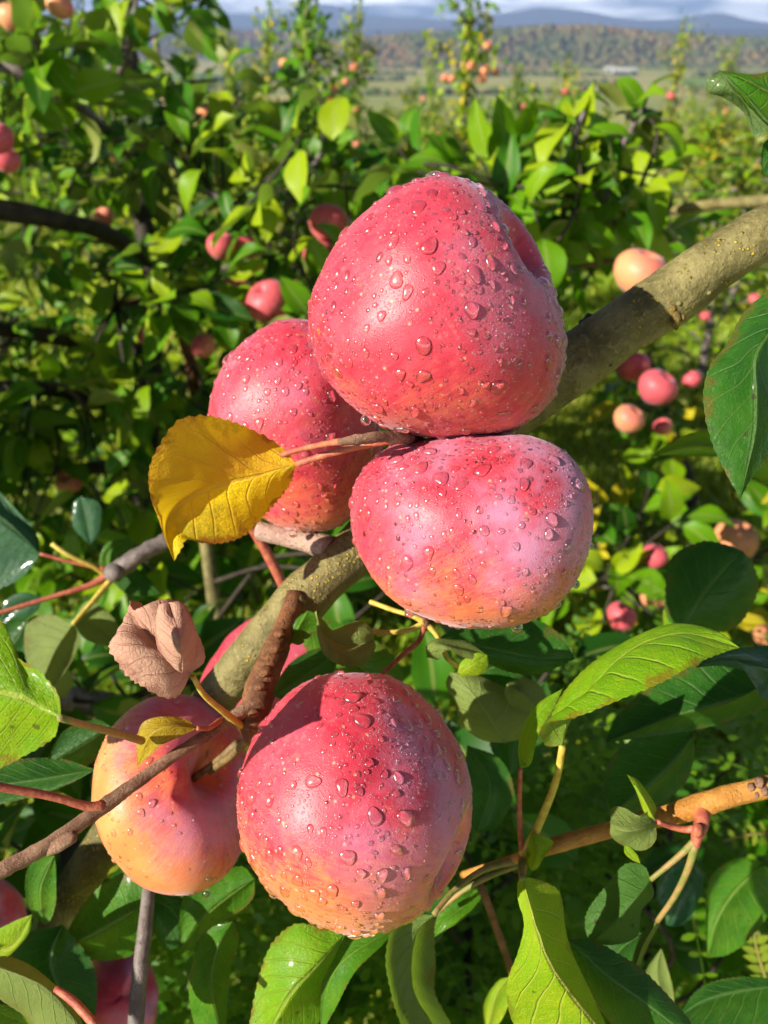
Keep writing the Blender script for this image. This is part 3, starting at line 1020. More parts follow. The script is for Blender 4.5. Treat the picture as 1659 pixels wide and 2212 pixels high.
RUST = (0.16, 0.060, 0.016)
LEAF = {
    'green': make_leaf('green_leaf', (0.030, 0.145, 0.003), (0.055, 0.195, 0.004), (0.140, 0.215, 0.045), (0.24, 0.32, 0.05), rust=RUST, rust_amt=0.5, wet=0.06, rough=0.5, spots=0.7, patch=(0.095, 0.215, 0.006)),
    'bright': make_leaf('bright_green_leaf', (0.125, 0.310, 0.003), (0.190, 0.370, 0.004), (0.18, 0.28, 0.03), (0.42, 0.46, 0.07), 0.38, (0.26, 0.46, 0.003), rust=(0.22, 0.10, 0.012), rust_amt=0.7, wet=0.06, rough=0.48, spots=0.7, patch=(0.23, 0.36, 0.006)),
    'lime': make_leaf('lime_green_leaf', (0.210, 0.390, 0.003), (0.280, 0.430, 0.004), (0.24, 0.34, 0.02), (0.52, 0.50, 0.10), 0.40, (0.34, 0.50, 0.004), rust=RUST, rust_amt=0.45, rough=0.55, vein_f=0.75, spots=0.6, patch=(0.33, 0.44, 0.008)),
    'dark': make_leaf('dark_green_leaf', (0.011, 0.074, 0.004), (0.022, 0.105, 0.005), (0.100, 0.165, 0.045), (0.12, 0.20, 0.05), 0.30, (0.08, 0.30, 0.004), rust=RUST, rust_amt=0.45, wet=0.08, rough=0.5, spots=0.6, patch=(0.036, 0.120, 0.010)),
    'blue': make_leaf('blue_green_leaf', (0.016, 0.080, 0.032), (0.026, 0.105, 0.036), (0.11, 0.18, 0.08), (0.12, 0.20, 0.08), 0.26, (0.08, 0.28, 0.01), wet=0.25, rough=0.45),
    'pale': make_leaf('pale_leaf_underside', (0.19, 0.255, 0.060), (0.25, 0.300, 0.080), (0.19, 0.255, 0.060), (0.34, 0.36, 0.13), 0.32, (0.30, 0.40, 0.02), rust=RUST, rust_amt=0.35, rough=0.6),
    'spotted': make_leaf('spotted_leaf', (0.050, 0.140, 0.018), (0.070, 0.165, 0.025), (0.050, 0.140, 0.018), (0.10, 0.19, 0.04), 0.32, spots=0.9, rough=0.6),
    'yellow': make_leaf('yellow_leaf', (0.80, 0.620, 0.006), (0.72, 0.520, 0.008), (0.80, 0.660, 0.006), (0.66, 0.42, 0.05), 0.36, (0.80, 0.58, 0.005), rust=(0.22, 0.075, 0.012), rust_amt=0.85, rough=0.65, vein_f=0.7, half=(0.62, 0.340, 0.018), patch=(0.34, 0.33, 0.012), patch_amt=0.8, spots=0.8),
    'olive': make_leaf('olive_yellow_leaf', (0.33, 0.235, 0.010), (0.40, 0.29, 0.012), (0.34, 0.28, 0.02), (0.46, 0.34, 0.05), 0.32, (0.46, 0.34, 0.006), rust=(0.15, 0.06, 0.015), rust_amt=0.6, rough=0.5),
    'dried': make_leaf('dried_leaf', (0.46, 0.230, 0.165), (0.58, 0.390, 0.230), (0.52, 0.300, 0.215), (0.40, 0.13, 0.09), 0.25, (0.55, 0.28, 0.10), rust=(0.22, 0.08, 0.06), rust_amt=0.6, rough=0.8, patch=(0.60, 0.55, 0.32), patch_amt=0.85),
}


# ------------------------------------------------------------------ leaves from three ribs
def rib(pts, d0):
    return np.array([tuple(P(p[0], p[1], d0 + (p[2] if len(p) > 2 else 0.0))) for p in pts])


def leaf_surface(mid, left, right, n=46, m=7, bulge=0.1, quilt=0.020, teeth=0.018, wave=0.012, seed=0):
    """Grid between midrib and both margins; bulge, quilting and teeth are shares of the width."""
    M = spline(mid, n)
    A = spline(np.vstack([mid[:1], left, mid[-1:]]), n)
    B = spline(np.vstack([mid[:1], right, mid[-1:]]), n)
    tan = np.gradient(M, axis=0); tan /= np.linalg.norm(tan, axis=1)[:, None] + 1e-12
    W = float(np.mean(np.linalg.norm(A - B, axis=1)))
    nm = np.cross(tan, A - B)
    nm = nm / (np.linalg.norm(nm, axis=1)[:, None] + 1e-12)
    k = np.hanning(9)[:, None]; k /= k.sum()
    nm = np.stack([np.convolve(np.pad(nm[:, i], 4, 'edge'), k[:, 0], 'valid') for i in range(3)], 1)
    nm /= np.linalg.norm(nm, axis=1)[:, None] + 1e-12
    u = np.linspace(0, 1, n)
    g = np.random.default_rng(seed + 11)
    tooth = np.where(np.arange(n) % 2 == 0, 1.0, -0.4) * (0.6 + 0.8 * g.random(n)) * np.clip(np.minimum(u * 8, (1 - u) * 8), 0, 1)
    phs = g.uniform(0, 6.28, 4)
    V = np.empty((n, 2 * m + 1, 3)); UV = np.empty((n, 2 * m + 1, 2))
    for j in range(-m, m + 1):
        a = abs(j) / m
        E = A if j > 0 else B
        p = M * (1 - a) + E * a
        s = u * 8 - a ** 0.8 * 2.3 + (0.45 if j > 0 else 0)
        q = np.abs((s % 1) - 0.5) * 2
        hgt = bulge * W * math.sin(math.pi * min(a, 1) * 0.9) * np.sin(math.pi * np.clip(u, 0.02, 1)) ** 0.6 + quilt * W * q * math.sin(math.pi * a) \
            + wave * W * a * a * np.sin(u * 13 + phs[0 if j > 0 else 1]) + 0.5 * wave * W * np.sin(u * 5 + a * 3 + phs[2])
        p = p + nm * hgt[:, None]
        if abs(j) == m and teeth:
            o = E - M; L = np.linalg.norm(o, axis=1)[:, None] + 1e-9
            p = p + o / L * (tooth * teeth * W)[:, None]
        V[:, j + m] = p
        UV[:, j + m, 0] = u; UV[:, j + m, 1] = j / m
    c = 2 * m + 1
    i = np.arange(n - 1)[:, None] * c; k_ = np.arange(c - 1)[None]
    Fq = np.stack([i + k_, i + k_ + 1, i + c + k_ + 1, i + c + k_], -1).reshape(-1, 4)
    return V.reshape(-1, 3), Fq, UV.reshape(-1, 2)


LEAF_COUNT = [0]


def leaf(parent, kind, d0, mid, left, right, face='top', pet=None, pet_mat=None, pet_r=0.0009, label=None, **kw):
    LEAF_COUNT[0] += 1
    V, Fq, UV = leaf_surface(rib(mid, d0), rib(left, d0), rib(right, d0), seed=LEAF_COUNT[0], **kw)
    a = np.cross(V[Fq[:, 2]] - V[Fq[:, 0]], V[Fq[:, 3]] - V[Fq[:, 1]]).sum(0)
    facing = np.dot(a, np.array(CAM_P) - V.mean(0)) > 0
    if facing != (face == 'top'):
        Fq = Fq[:, ::-1].copy()
    o = put('leaf', V, Fq, LEAF[kind], parent, UV)
    if label: o['label'] = label
    if pet:
        pts = rib(pet, d0)
        v, f, uv = tube(pts, [pet_r * 0.85, pet_r, pet_r * 1.35], 8, 16)
        put('petiole', v, f, pet_mat or GREEN_STALK, o, uv)
    return o


def twig(parent, name, pts, radii, mat, label=None, seg=12, n=30, rough=0.12, seed=1, fine=300):
    W = [tuple(P(*p)) for p in pts]
    v, f, uv = tube(W, radii, seg, n, rough, seed, fine=fine)
    o = put(name, v, f, mat, parent, uv)
    if label: o['label'] = label
    return o


def knob(parent, name, u, v, d, r, mat, stretch=1.3, seed=0, dirpx=(0, -1)):
    """Small uneven bud or scar."""
    U, Fq, _, _, _ = apple_shape(10, 12, 0.1, stretch, 0.0, 0.3, 0.0, 0.0, seed)
    A = axis_matrix(camdir(dirpx[0], -dirpx[1], 0.2))
    c = np.array(P(u, v, d))
    V = c + (U * r) @ A.T
    for i in range(len(V)):
        q = Vector((V[i] - c) / r) * 1.8 + Vector((seed, 3, 1))
        V[i] += (V[i] - c) * 0.22 * noise.noise(q)
    return put(name, V, Fq, mat, parent)


# ------------------------------------------------------------------ the bearing branch
br = thing('apple_branch', P(560, 1395, 0.287), 'thick grey-green apple branch running diagonally behind the wet apples', 'branch')
BP = [(2900, -60, .250), (2300, 200, .255), (1740, 462, .268), (1640, 510, .270), (1540, 572, .273), (1450, 640, .277), (1350, 705, .281), (1250, 778, .286), (1120, 875, .292), (1000, 965, .298), (870, 1085, .300),
      (760, 1196, .293), (700, 1250, .289), (650, 1298, .287), (600, 1350, .287), (550, 1405, .289), (480, 1490, .300), (400, 1590, .330), (300, 1720, .345), (200, 1860, .345), (140, 1970, .352), (80, 2110, .365)]
BR = [.0130, .0110, .0093, .0093, .0096, .0106, .0103, .0110, .0108, .0105, .0100, .0092, .0090, .0098, .0086, .0083, .0082, .0085, .0088, .0088, .0088, .0090]
W_ = [tuple(P(*p)) for p in BP]
v_, f_, uv_ = tube(W_, BR, 40, 260, 0.035, 3, fine=160)
o_ = put('branch', v_, f_, BARK, br, uv_)
o_.cycles.is_caustics_receiver = False
SCAR = make_bark('knot_bark', (0.085, 0.055, 0.012), (0.19, 0.13, 0.03), (0.50, 0.38, 0.03), 0.9, 1.6, 1.0)
# bud scars, knots and loose bark on it
for (u, v, d, r, m, s) in [(1452, 668, .2690, .0015, SCAR, 1.6), (1460, 692, .2690, .0017, SCAR, 1.9), (1446, 650, .2685, .0011, SCAR, 1.3), (1474, 686, .2690, .0010, SCAR, 1.3), (1440, 636, .2690, .0009, SCAR, 1.3), (1466, 655, .268, .0011, BARK, 1.0),
                           (1272, 692, .283, .0021, BARK_DARK, 1.2), (1258, 698, .284, .0014, BARK_DARK, 1.0), (1290, 700, .2785, .0017, BARK_DARK, 0.8), 
                           (1520, 605, .2665, .0008, BARK, 1.0), (1532, 632, .2660, .0008, BARK, 1.0), (640, 1296, .2780, .0036, BARK, 0.9), (622, 1302, .2775, .0028, BARK, 0.8), (1380, 690, .2735, .0008, BARK, 1.0), (1320, 790, .2745, .0007, BARK, 1.0)]:
    knob(br, 'bud_scar', u, v, d, r, m, s, int(u))
twig(br, 'spur', [(640, 1288, .2790), (622, 1335, .2720), (602, 1390, .2640), (580, 1440, .2590), (558, 1500, .2550), (548, 1550, .2530), (540, 1600, .2550)],
     [.0036, .0036, .0042, .0047, .0050, .0048, .0022], TWIG, seg=20, n=60, rough=0.16, fine=170)
for (u, v, d, r) in [(596, 1400, .258, .0026), (575, 1450, .2535, .0026), (563, 1482, .2500, .0022), (604, 1368, .2615, .0024), (548, 1540, .248, .002)]:
    knob(br, 'spur_scar', u, v, d, r, TWIG, 0.7, int(u), (0.3, 1))
twig(br, 'twig', [(556, 1515, .2520), (470, 1572, .2450), (380, 1630, .2380), (290, 1694, .2320), (210, 1752, .2260), (100, 1828, .2180), (-60, 1912, .2100)],
     [.0026, .0020, .0019, .0020, .0023, .0022, .0023], TWIG_FUZZ, 'brown hairy twig crossing in front of the orange apple', 14, 90, 0.14, fine=500)
twig(br, 'twig', [(222, 1742, .2265), (200, 1744, .2250), (165, 1736, .2230), (110, 1720, .2200), (-30, 1695, .2120)], [.0020, .0016, .0012, .0012, .0012], RED_STALK, 'red stalk branching off the hairy twig', 10, 30, 0.04)
knob(br, 'bud', 133, 1822, .2170, .0022, TWIG_FUZZ, 2.6, 4, (1, -0.7))
twig(br, 'fruit_stalk', [(545, 1585, .2540), (520, 1612, .2580), (490, 1640, .2640), (455, 1665, .2750)], [.0019, .0014, .0013, .0015], STEM, None, 10, 20, 0.1)
twig(br, 'fruit_stalk', [(542, 1570, .2540), (565, 1600, .2580), (600, 1640, .2650)], [.0019, .0015, .0015], STEM, None, 10, 16, 0.1)
twig(br, 'twig', [(560, 1146, .304), (620, 1160, .299), (665, 1170, .294), (712, 1186, .289)], [.0036, .0040, .0042, .0050], make_bark('pinkish_bark', (0.24, 0.13, 0.10), (0.34, 0.23, 0.18), (0.5, 0.4, 0.2), 0.5), 'short pinkish stub under the half hidden apple', 16, 30, 0.1)
twig(br, 'twig', [(500, 1070, .36), (560, 1165, .37), (600, 1240, .375), (640, 1330, .38)], [.0026] * 4, RED_STALK, 'reddish shoot rising behind the branch', 10, 20, 0.05)
twig(br, 'spur', [(905, 950, .2420), (870, 946, .2270), (820, 944, .2200), (770, 950, .2170), (730, 956, .2160)], [.0016, .0018, .0016, .0016, .0009], TWIG_FUZZ, 'fuzzy bud spur between the upper apples', 12, 40, 0.25, fine=600)
twig(br, 'petiole', [(775, 950, .2180), (720, 956, .2260), (660, 968, .2340), (600, 985, .2420)], [.0013, .0010, .0009, .0009], RED_STALK, None, 8, 20)

leaf(br, 'yellow', .240,
     [(640, 1003, 0), (560, 1027, .001), (480, 1045, .003), (420, 1068, .006), (375, 1100, .010), (357, 1145, .012), (376, 1213, .008)],
     [(612, 968, .002), (545, 928, .000), (480, 902, -.010), (436, 894, -.016), (388, 902, -.019), (350, 950, -.018), (322, 1012, -.012), (326, 1078, -.002), (346, 1140, .008)],
     [(622, 1050, .010), (572, 1110, .016), (522, 1154, .018), (470, 1170, .017), (430, 1171, .014), (402, 1166, .010), (392, 1186, .008)],
     'top', [(640, 1003, 0), (700, 984, -.003), (780, 962, -.008), (868, 945, -.013)], RED_STALK, .0012, 'yellow cupped leaf turning brown on a long red stalk', n=60, m=9, bulge=-.10, teeth=.020)
leaf(br, 'dried', .214,
     [(416, 1460, .004), (378, 1412, -.002), (335, 1385, .000), (305, 1340, .004), (286, 1298, .008)],
     [(385, 1492, .004), (330, 1500, .002), (285, 1468, -.004), (243, 1412, -.002), (258, 1382, .004), (276, 1330, .008)],
     [(422, 1420, .012), (420, 1355, .010), (388, 1306, .006), (340, 1306, .004), (305, 1322, .006)],
     'under', [(416, 1460, .004), (440, 1500, .010), (480, 1535, .020), (524, 1568, .038)], YELLOW_STALK, .0009, 'pinkish dried curled leaf on a yellow stalk', bulge=.24, wave=.17, quilt=.06, teeth=.03)
leaf(br, 'olive', .236, [(425, 1573, 0), (370, 1568, -.004), (322, 1590, -.004), (297, 1655, 0)], [(400, 1552, .002), (350, 1547, 0), (306, 1563, 0), (294, 1610, 0)],
     [(392, 1590, -.002), (352, 1608, -.004), (314, 1640, -.002)], 'top', [(425, 1573, 0), (450, 1573, .003), (476, 1556, .009)], RED_STALK, .0008, 'small olive-yellow leaf hanging over the orange apple', teeth=.004)
leaf(br, 'bright', .166, [(130, 1551, 0), (90, 1530, .002), (40, 1503, .003), (-50, 1488, .004)], [(120, 1502, .003), (76, 1446, .006), (32, 1418, .008), (18, 1380, .009), (-6, 1340, .009), (-60, 1330, .008)],
     [(116, 1590, .005), (72, 1622, .008), (0, 1660, .011), (-70, 1690, .011)], 'top', [(130, 1551, 0), (190, 1568, .014), (245, 1582, .034), (306, 1600, .064)], GREEN_STALK, .0009, 'glossy bright green leaf at the left border', bulge=.07, wave=.02)
leaf(br, 'dark', .300, [(240, 1570), (180, 1610), (100, 1655)], [(205, 1556), (145, 1576), (112, 1620)], [(238, 1612, .01), (190, 1655, .015), (135, 1675, .01)])
leaf(br, 'dark', .290, [(205, 1662), (100, 1682), (-30, 1700)], [(130, 1638, .01), (50, 1638, .01), (-30, 1650, .01)], [(150, 1692), (60, 1722), (-30, 1740)])
leaf(br, 'dried', .207, [(392, 1446, .002), (388, 1385, -.004), (366, 1308, .004)], [(352, 1424, .006), (336, 1372, .003), (342, 1318, .004)], [(420, 1434, .008), (424, 1372, .006), (402, 1311, .005)], 'under', bulge=.3, wave=.12, quilt=.05)
leaf(br, 'dark', .241, [(40, 1545), (-80, 1505), (-250, 1470)], [(10, 1455), (-90, 1400), (-200, 1410)], [(0, 1600), (-100, 1610), (-200, 1560)])  # leaf out of view, added to throw shade on the branch
# curled leaves below the lowest apple of the trio
HUB = (918, 1345, .268)
for q in [[(918, 1345, .268), (880, 1362, .266), (830, 1366, .266), (790, 1360, .268)], [(918, 1345, .268), (905, 1385, .266), (870, 1415, .266), (826, 1456, .270)],
          [(918, 1345, .268), (890, 1330, .268), (850, 1318, .270), (800, 1300, .276)], [(918, 1345, .268), (945, 1375, .266), (965, 1420, .268), (988, 1440, .272)]]:
    twig(br, 'petiole', q, [.0012, .0009, .0009, .0009], YELLOW_STALK if q[1][1] != 1385 else RED_STALK, None, 8, 18)
twig(br, 'twig', [(880, 1250, .290), (905, 1310, .275), (918, 1345, .268), (925, 1360, .268)], [.0025, .0020, .0018, .0010], TWIG, None, 10, 18, 0.2)
leaf(br, 'green', .262, [(665, 1318, 0), (645, 1350, .002), (627, 1389, .004)], [(640, 1338, .004), (629, 1364, .004)], [(686, 1332, .0), (680, 1362, .004), (650, 1392, .004)], bulge=.15)
leaf(br, 'pale', .252, [(680, 1322, .008), (698, 1372, .004), (745, 1398, .002), (808, 1384, .006)], [(692, 1340, .008), (715, 1368, .008), (748, 1350, .010), (780, 1345, .010), (806, 1362, .008)],
     [(684, 1370, .002), (700, 1420, -.002), (742, 1441, -.003), (790, 1430, 0), (810, 1402, .004)], 'under', label='pale rolled-up leaf beside the branch joint', bulge=.2, wave=.05)
leaf(br, 'pale', .262, [(922, 1420, .002), (938, 1392, -.002), (990, 1398, 0), (1046, 1412, .004)], [(920, 1396, .002), (945, 1382, .004), (1000, 1386, .006)], [(946, 1426, 0), (962, 1408, -.003), (1000, 1420, -.002), (1040, 1430, 0)], 'under', bulge=.15, wave=.06)
leaf(br, 'lime', .262, [(988, 1452, 0), (1020, 1436, -.002), (1052, 1414, 0)], [(998, 1428, 0), (1030, 1410, 0)], [(1002, 1461, 0), (1040, 1456, 0), (1054, 1436, 0)], label='small lime green curled leaf tip under the broad apple')
leaf(br, 'pale', .305, [(1092, 1604, 0), (1060, 1556, -.006), (1022, 1502, -.006), (972, 1452, .002)], [(1040, 1596, .006), (1000, 1566, .006), (984, 1520, .004), (964, 1480, .004)], [(1130, 1590, .008), (1160, 1552, .008), (1130, 1510, .002), (1080, 1480, 0), (1020, 1456, .002)],
     'under', label='grey-green leaf showing its underside below the broad apple', bulge=.12)
leaf(br, 'pale', .298, [(1094, 1476, 0), (1130, 1500, -.004), (1170, 1545, .004)], [(1090, 1500, 0), (1110, 1530, 0), (1140, 1548, .002)], [(1130, 1464, .003), (1168, 1482, .004), (1182, 1515, .004)], 'under', bulge=.15)
leaf(br, 'dark', .305, [(945, 1380), (1050, 1400), (1150, 1420), (1242, 1424)], [(1010, 1342, .006), (1110, 1330, .006), (1180, 1348, .004), (1220, 1386)], [(1000, 1402), (1080, 1445, .004), (1160, 1456, .004)])
leaf(br, 'dark', .320, [(1015, 1480), (1070, 1440), (1150, 1470)], [(1030, 1410), (1090, 1390), (1140, 1430)], [(1050, 1500), (1100, 1510)])
leaf(br, 'dark', .320, [(735, 1398), (690, 1440), (590, 1505)], [(680, 1402), (630, 1430), (600, 1470)], [(725, 1442), (690, 1482), (630, 1512)])
leaf(br, 'green', .340, [(640, 1330), (720, 1390), (800, 1460), (860, 1500)], [(720, 1340), (820, 1390), (870, 1450)], [(660, 1400), (720, 1460), (800, 1500)])
leaf(br, 'dark', .360, [(1010, 1610), (1060, 1700), (1030, 1800)], [(1000, 1680), (1000, 1750)], [(1080, 1640), (1110, 1710), (1080, 1780)])
leaf(br, 'dark', .380, [(1180, 1470), (1110, 1560), (1100, 1680)], [(1120, 1500), (1060, 1580), (1070, 1640)], [(1200, 1540), (1190, 1620), (1140, 1670)])

# ------------------------------------------------------------------ orange branchlet, lower right
bl_ = thing('apple_branch', P(1700, 1690, .262), 'thin orange-brown branchlet with red buds, lower right', 'branch')
twig(bl_, 'branch', [(2600, 1420, .262), (2100, 1570, .260), (1740, 1680, .260), (1640, 1704, .261), (1560, 1724, .262), (1500, 1745, .264), (1400, 1772, .266), (1300, 1797, .268), (1200, 1826, .270), (1110, 1856, .276), (1000, 1890, .300)],
     [.0062, .0050, .0040, .0037, .0037, .0040, .0029, .0028, .0027, .0017, .0014], ORANGE_BARK, None, 18, 90, 0.10, fine=350)
twig(bl_, 'bud', [(1515, 1752, .262), (1516, 1775, .2585), (1508, 1800, .2565), (1502, 1828, .2560)], [.0030, .0024, .0022, .0014], RED_STALK, None, 14, 24, 0.15)
knob(bl_, 'bud', 1505, 1795, .2545, .0019, RED_STALK, 1.3, 3, (0.2, -1))
twig(bl_, 'bud', [(1150, 1845, .272), (1135, 1846, .268), (1130, 1860, .2665), (1130, 1885, .2665)], [.0022, .0019, .0017, .0012], RED_STALK, None, 12, 20, 0.15)
knob(bl_, 'bud', 1130, 1832, .2660, .0016, RED_STALK, 1.5, 6, (0.1, -1))
for (u, v, d, r) in [(1622, 1700, .2585, .0016), (1640, 1690, .2580, .0020), (1650, 1708, .2580, .0018), (1632, 1716, .2585, .0015)]:
    knob(bl_, 'bark_scale', u, v, d, r, TWIG_FUZZ, 0.7, int(u), (1, 0.2))
leaf(bl_, 'bright', .236,
     [(1215, 1612, .002), (1232, 1560, 0), (1262, 1515, 0), (1300, 1462, .002), (1340, 1421, .004), (1395, 1386, .006), (1470, 1368, .006), (1540, 1380, .004), (1596, 1402, 0)],
     [(1193, 1575, .006), (1206, 1515, .010), (1255, 1453, .013), (1310, 1414, .015), (1365, 1384, .017), (1425, 1356, .018), (1478, 1349, .016), (1550, 1367, .008)],
     [(1180, 1610, .002), (1174, 1566, -.006), (1250, 1548, -.010), (1360, 1508, -.012), (1430, 1477, -.012), (1500, 1436, -.009), (1562, 1412, -.003)],
     'top', [(1215, 1612, .002), (1200, 1690, .012), (1160, 1790, .026), (1130, 1846, .030)], YELLOW_STALK, .0013, 'long bright green leaf with a rusty lower edge on a yellow stalk', n=64, m=9, bulge=.07, wave=.012)
leaf(bl_, 'bright', .250, [(1124, 1660, 0), (1138, 1592, 0), (1166, 1540, .002), (1216, 1488, .006)], [(1120, 1622, .006), (1130, 1570, .008), (1162, 1522, .008)], [(1148, 1648, -.002), (1166, 1582, -.004), (1192, 1540, 0)],
     'top', [(1124, 1660, 0), (1122, 1740, .008), (1124, 1800, .014), (1129, 1840, .017)], RED_STALK, .0009, bulge=.1)
leaf(bl_, 'lime', .236, [(1128, 1897, .004), (1152, 1985, -.002), (1184, 2072, -.003), (1230, 2140, 0), (1290, 2215, .004), (1340, 2280, .010)],
     [(1117, 1908, .006), (1119, 1945, .004), (1131, 1995, .002), (1118, 2060, .004), (1101, 2112, .006), (1098, 2165, .008), (1120, 2230, .012), (1200, 2300, .014)],
     [(1150, 1897, .006), (1200, 1918, .010), (1216, 1950, .010), (1222, 1995, .008), (1238, 2060, .010), (1270, 2130, .012), (1314, 2220, .014)],
     'top', [(1128, 1897, .004), (1127, 1880, .016), (1130, 1862, .030)], GREEN_STALK, .0013, 'large lime green leaf with yellow veins at the bottom', n=56, m=8, bulge=.09, wave=.03, teeth=.008)
leaf(bl_, 'dark', .258, [(1228, 2030), (1310, 2106), (1400, 2170), (1500, 2250)], [(1285, 2032, .004), (1375, 2084, .006), (1440, 2146, .006), (1490, 2205, .004)], [(1240, 2090, .006), (1290, 2170, .010), (1350, 2240, .010), (1440, 2285, .008)], label='dark green leaf beside the large lime green one')
leaf(bl_, 'spotted', .262, [(1406, 1900, 0), (1368, 1948, -.003), (1320, 2000, -.002), (1274, 2040, .002)], [(1392, 1871, .004), (1350, 1868, .006), (1310, 1915, .005), (1270, 1966, .004), (1264, 2005, .004)],
     [(1412, 1935, .004), (1386, 1970, .005), (1378, 2022, .004), (1330, 2042, .004)], 'under', [(1406, 1900, 0), (1440, 1872, -.002), (1475, 1842, -.004), (1500, 1818, -.006)], GREEN_STALK, .0010, 'dull green leaf underside with small black spots')
leaf(bl_, 'green', .270, [(1420, 1990, 0), (1390, 2040, 0), (1372, 2090, 0), (1364, 2118, .002)], [(1402, 2000, .004), (1380, 2042, .006), (1366, 2090, .005)], [(1436, 1972, .012), (1400, 2050, .016), (1376, 2100, .012)],
     'under', [(1420, 1990, 0), (1460, 1932, -.006), (1488, 1872, -.012), (1502, 1822, -.014)], GREEN_STALK, .0011)
leaf(bl_, 'dark', .290, [(1392, 2016), (1340, 2050), (1290, 2120)], [(1350, 2012, .003), (1310, 2030, .003), (1285, 2070, .003)], [(1386, 2056), (1364, 2096), (1325, 2124)])
leaf(bl_, 'pale', .250, [(1420, 1775, .004), (1388, 1790, -.002), (1350, 1795, -.003), (1316, 1776, .002)], [(1404, 1752, .004), (1380, 1762, .002), (1352, 1748, .004), (1322, 1744, .006)], [(1418, 1812, .004), (1390, 1837, .006), (1352, 1831, .006), (1320, 1806, .004)],
     'under', [(1420, 1775, .004), (1450, 1786, .006), (1480, 1792, .006), (1502, 1790, .005)], RED_STALK, .0010, 'pale curled leaf on a short red stalk by the orange branchlet', bulge=.14, wave=.04)
leaf(bl_, 'lime', .253, [(1412, 1768, 0), (1386, 1722, 0), (1354, 1672, .002)], [(1392, 1756, .002), (1372, 1706, .002)], [(1416, 1742, .006), (1382, 1690, .004)], bulge=.1)
leaf(bl_, 'lime', .256, [(1348, 1828, 0), (1362, 1846, 0), (1384, 1866, 0)], [(1358, 1828, 0), (1376, 1846, 0)], [(1350, 1844, 0), (1366, 1858, 0)])
leaf(bl_, 'lime', .258, [(1146, 1800, .002), (1160, 1840, 0), (1148, 1882, .002)], [(1140, 1826, .004), (1136, 1862, .004)], [(1172, 1806, .003), (1196, 1822, .003), (1176, 1850, .002), (1160, 1878, .002)], label='tiny crumpled green leaf at the bud joint', bulge=.2, wave=.1)
leaf(bl_, 'green', .285, [(1030, 1920, .006), (1000, 1958, .003), (960, 1990, 0), (930, 2030, 0)], [(990, 1930, .004), (950, 1965, .004)], [(1036, 1946, -.003), (1000, 1985, -.004), (960, 2010, -.002)])
leaf(bl_, 'green', .262, [(936, 1976, 0), (900, 2012, 0), (886, 2090, 0), (902, 2160, 0), (946, 2240, .004)], [(884, 1984, -.004), (852, 2010, -.007), (834, 2080, -.008), (850, 2150, -.007), (884, 2230, -.004)], [(944, 2010, .012), (944, 2080, .014), (938, 2140, .014), (980, 2220, .012)],
     'under', [(936, 1976, 0), (985, 1920, .008), (1050, 1876, .012), (1122, 1858, .014)], GREEN_STALK, .0011, 'long twisted leaf with a bright rim below the bottom apple', bulge=.12, wave=.03)
twig(bl_, 'petiole', [(1120, 1868, .276), (1060, 1892, .276), (1000, 1925, .278), (950, 1965, .282)], [.0012, .0010, .0009, .0009], GREEN_STALK, None, 8, 18)
twig(bl_, 'twig', [(1035, 1905, .330), (1060, 1970, .335), (1095, 2070, .345), (1120, 2140, .355)], [.0017] * 4, TWIG, None, 8, 18)
leaf(bl_, 'dark', .310, [(1498, 1586), (1452, 1650), (1400, 1700), (1322, 1756)], [(1440, 1574, .004), (1380, 1590, .006), (1322, 1640, .006), (1308, 1705, .004)], [(1500, 1640, .006), (1482, 1692, .008), (1430, 1734, .008), (1385, 1755, .006)])
leaf(bl_, 'dark', .300, [(1650, 1480), (1560, 1520), (1450, 1548), (1308, 1604)], [(1620, 1436, .008), (1520, 1420, .010), (1420, 1470, .010), (1335, 1545, .006)], [(1660, 1520, .008), (1560, 1564, .008), (1440, 1586, .006)], label='broad dark leaf with a sunlit patch, behind the rusty-edged leaf')
leaf(bl_, 'blue', .280, [(1700, 1452), (1625, 1430, -.004), (1560, 1424, -.003), (1502, 1442)], [(1700, 1398, .008), (1600, 1398, .006), (1540, 1412, .003)], [(1700, 1520, .002), (1645, 1502, -.004), (1626, 1456, -.004), (1560, 1438, -.002)])
leaf(bl_, 'dark', .330, [(1700, 2128), (1600, 2140), (1520, 2162), (1462, 2200)], [(1640, 2112, .004), (1560, 2118, .006), (1500, 2146, .004)], [(1690, 2205, .006), (1600, 2236, .008), (1520, 2226, .004)])
leaf(bl_, 'pale', .365, [(1428, 2048), (1420, 2110), (1452, 2196)], [(1400, 2090), (1390, 2130), (1412, 2172)], [(1442, 2090), (1456, 2150)], 'under')
leaf(bl_, 'green', .430, [(1652, 1868), (1592, 1920), (1546, 1990), (1528, 2070)], [(1600, 1853), (1543, 1888), (1526, 1950)], [(1690, 1920), (1645, 2000), (1580, 2060)])
leaf(bl_, 'blue', .440, [(1500, 1855), (1460, 1920), (1440, 2000)], [(1450, 1860), (1420, 1920)], [(1520, 1900), (1500, 1970), (1470, 2000)])
leaf(bl_, 'lime', .330, [(1102, 2110), (1070, 2150), (1050, 2240)], [(1075, 2120), (1045, 2170)], [(1108, 2140), (1086, 2200)])
leaf(bl_, 'dark', .300, [(840, 1880), (890, 1960), (900, 2060)], [(820, 1940), (850, 2020)], [(930, 1880), (980, 1950), (950, 2030)])

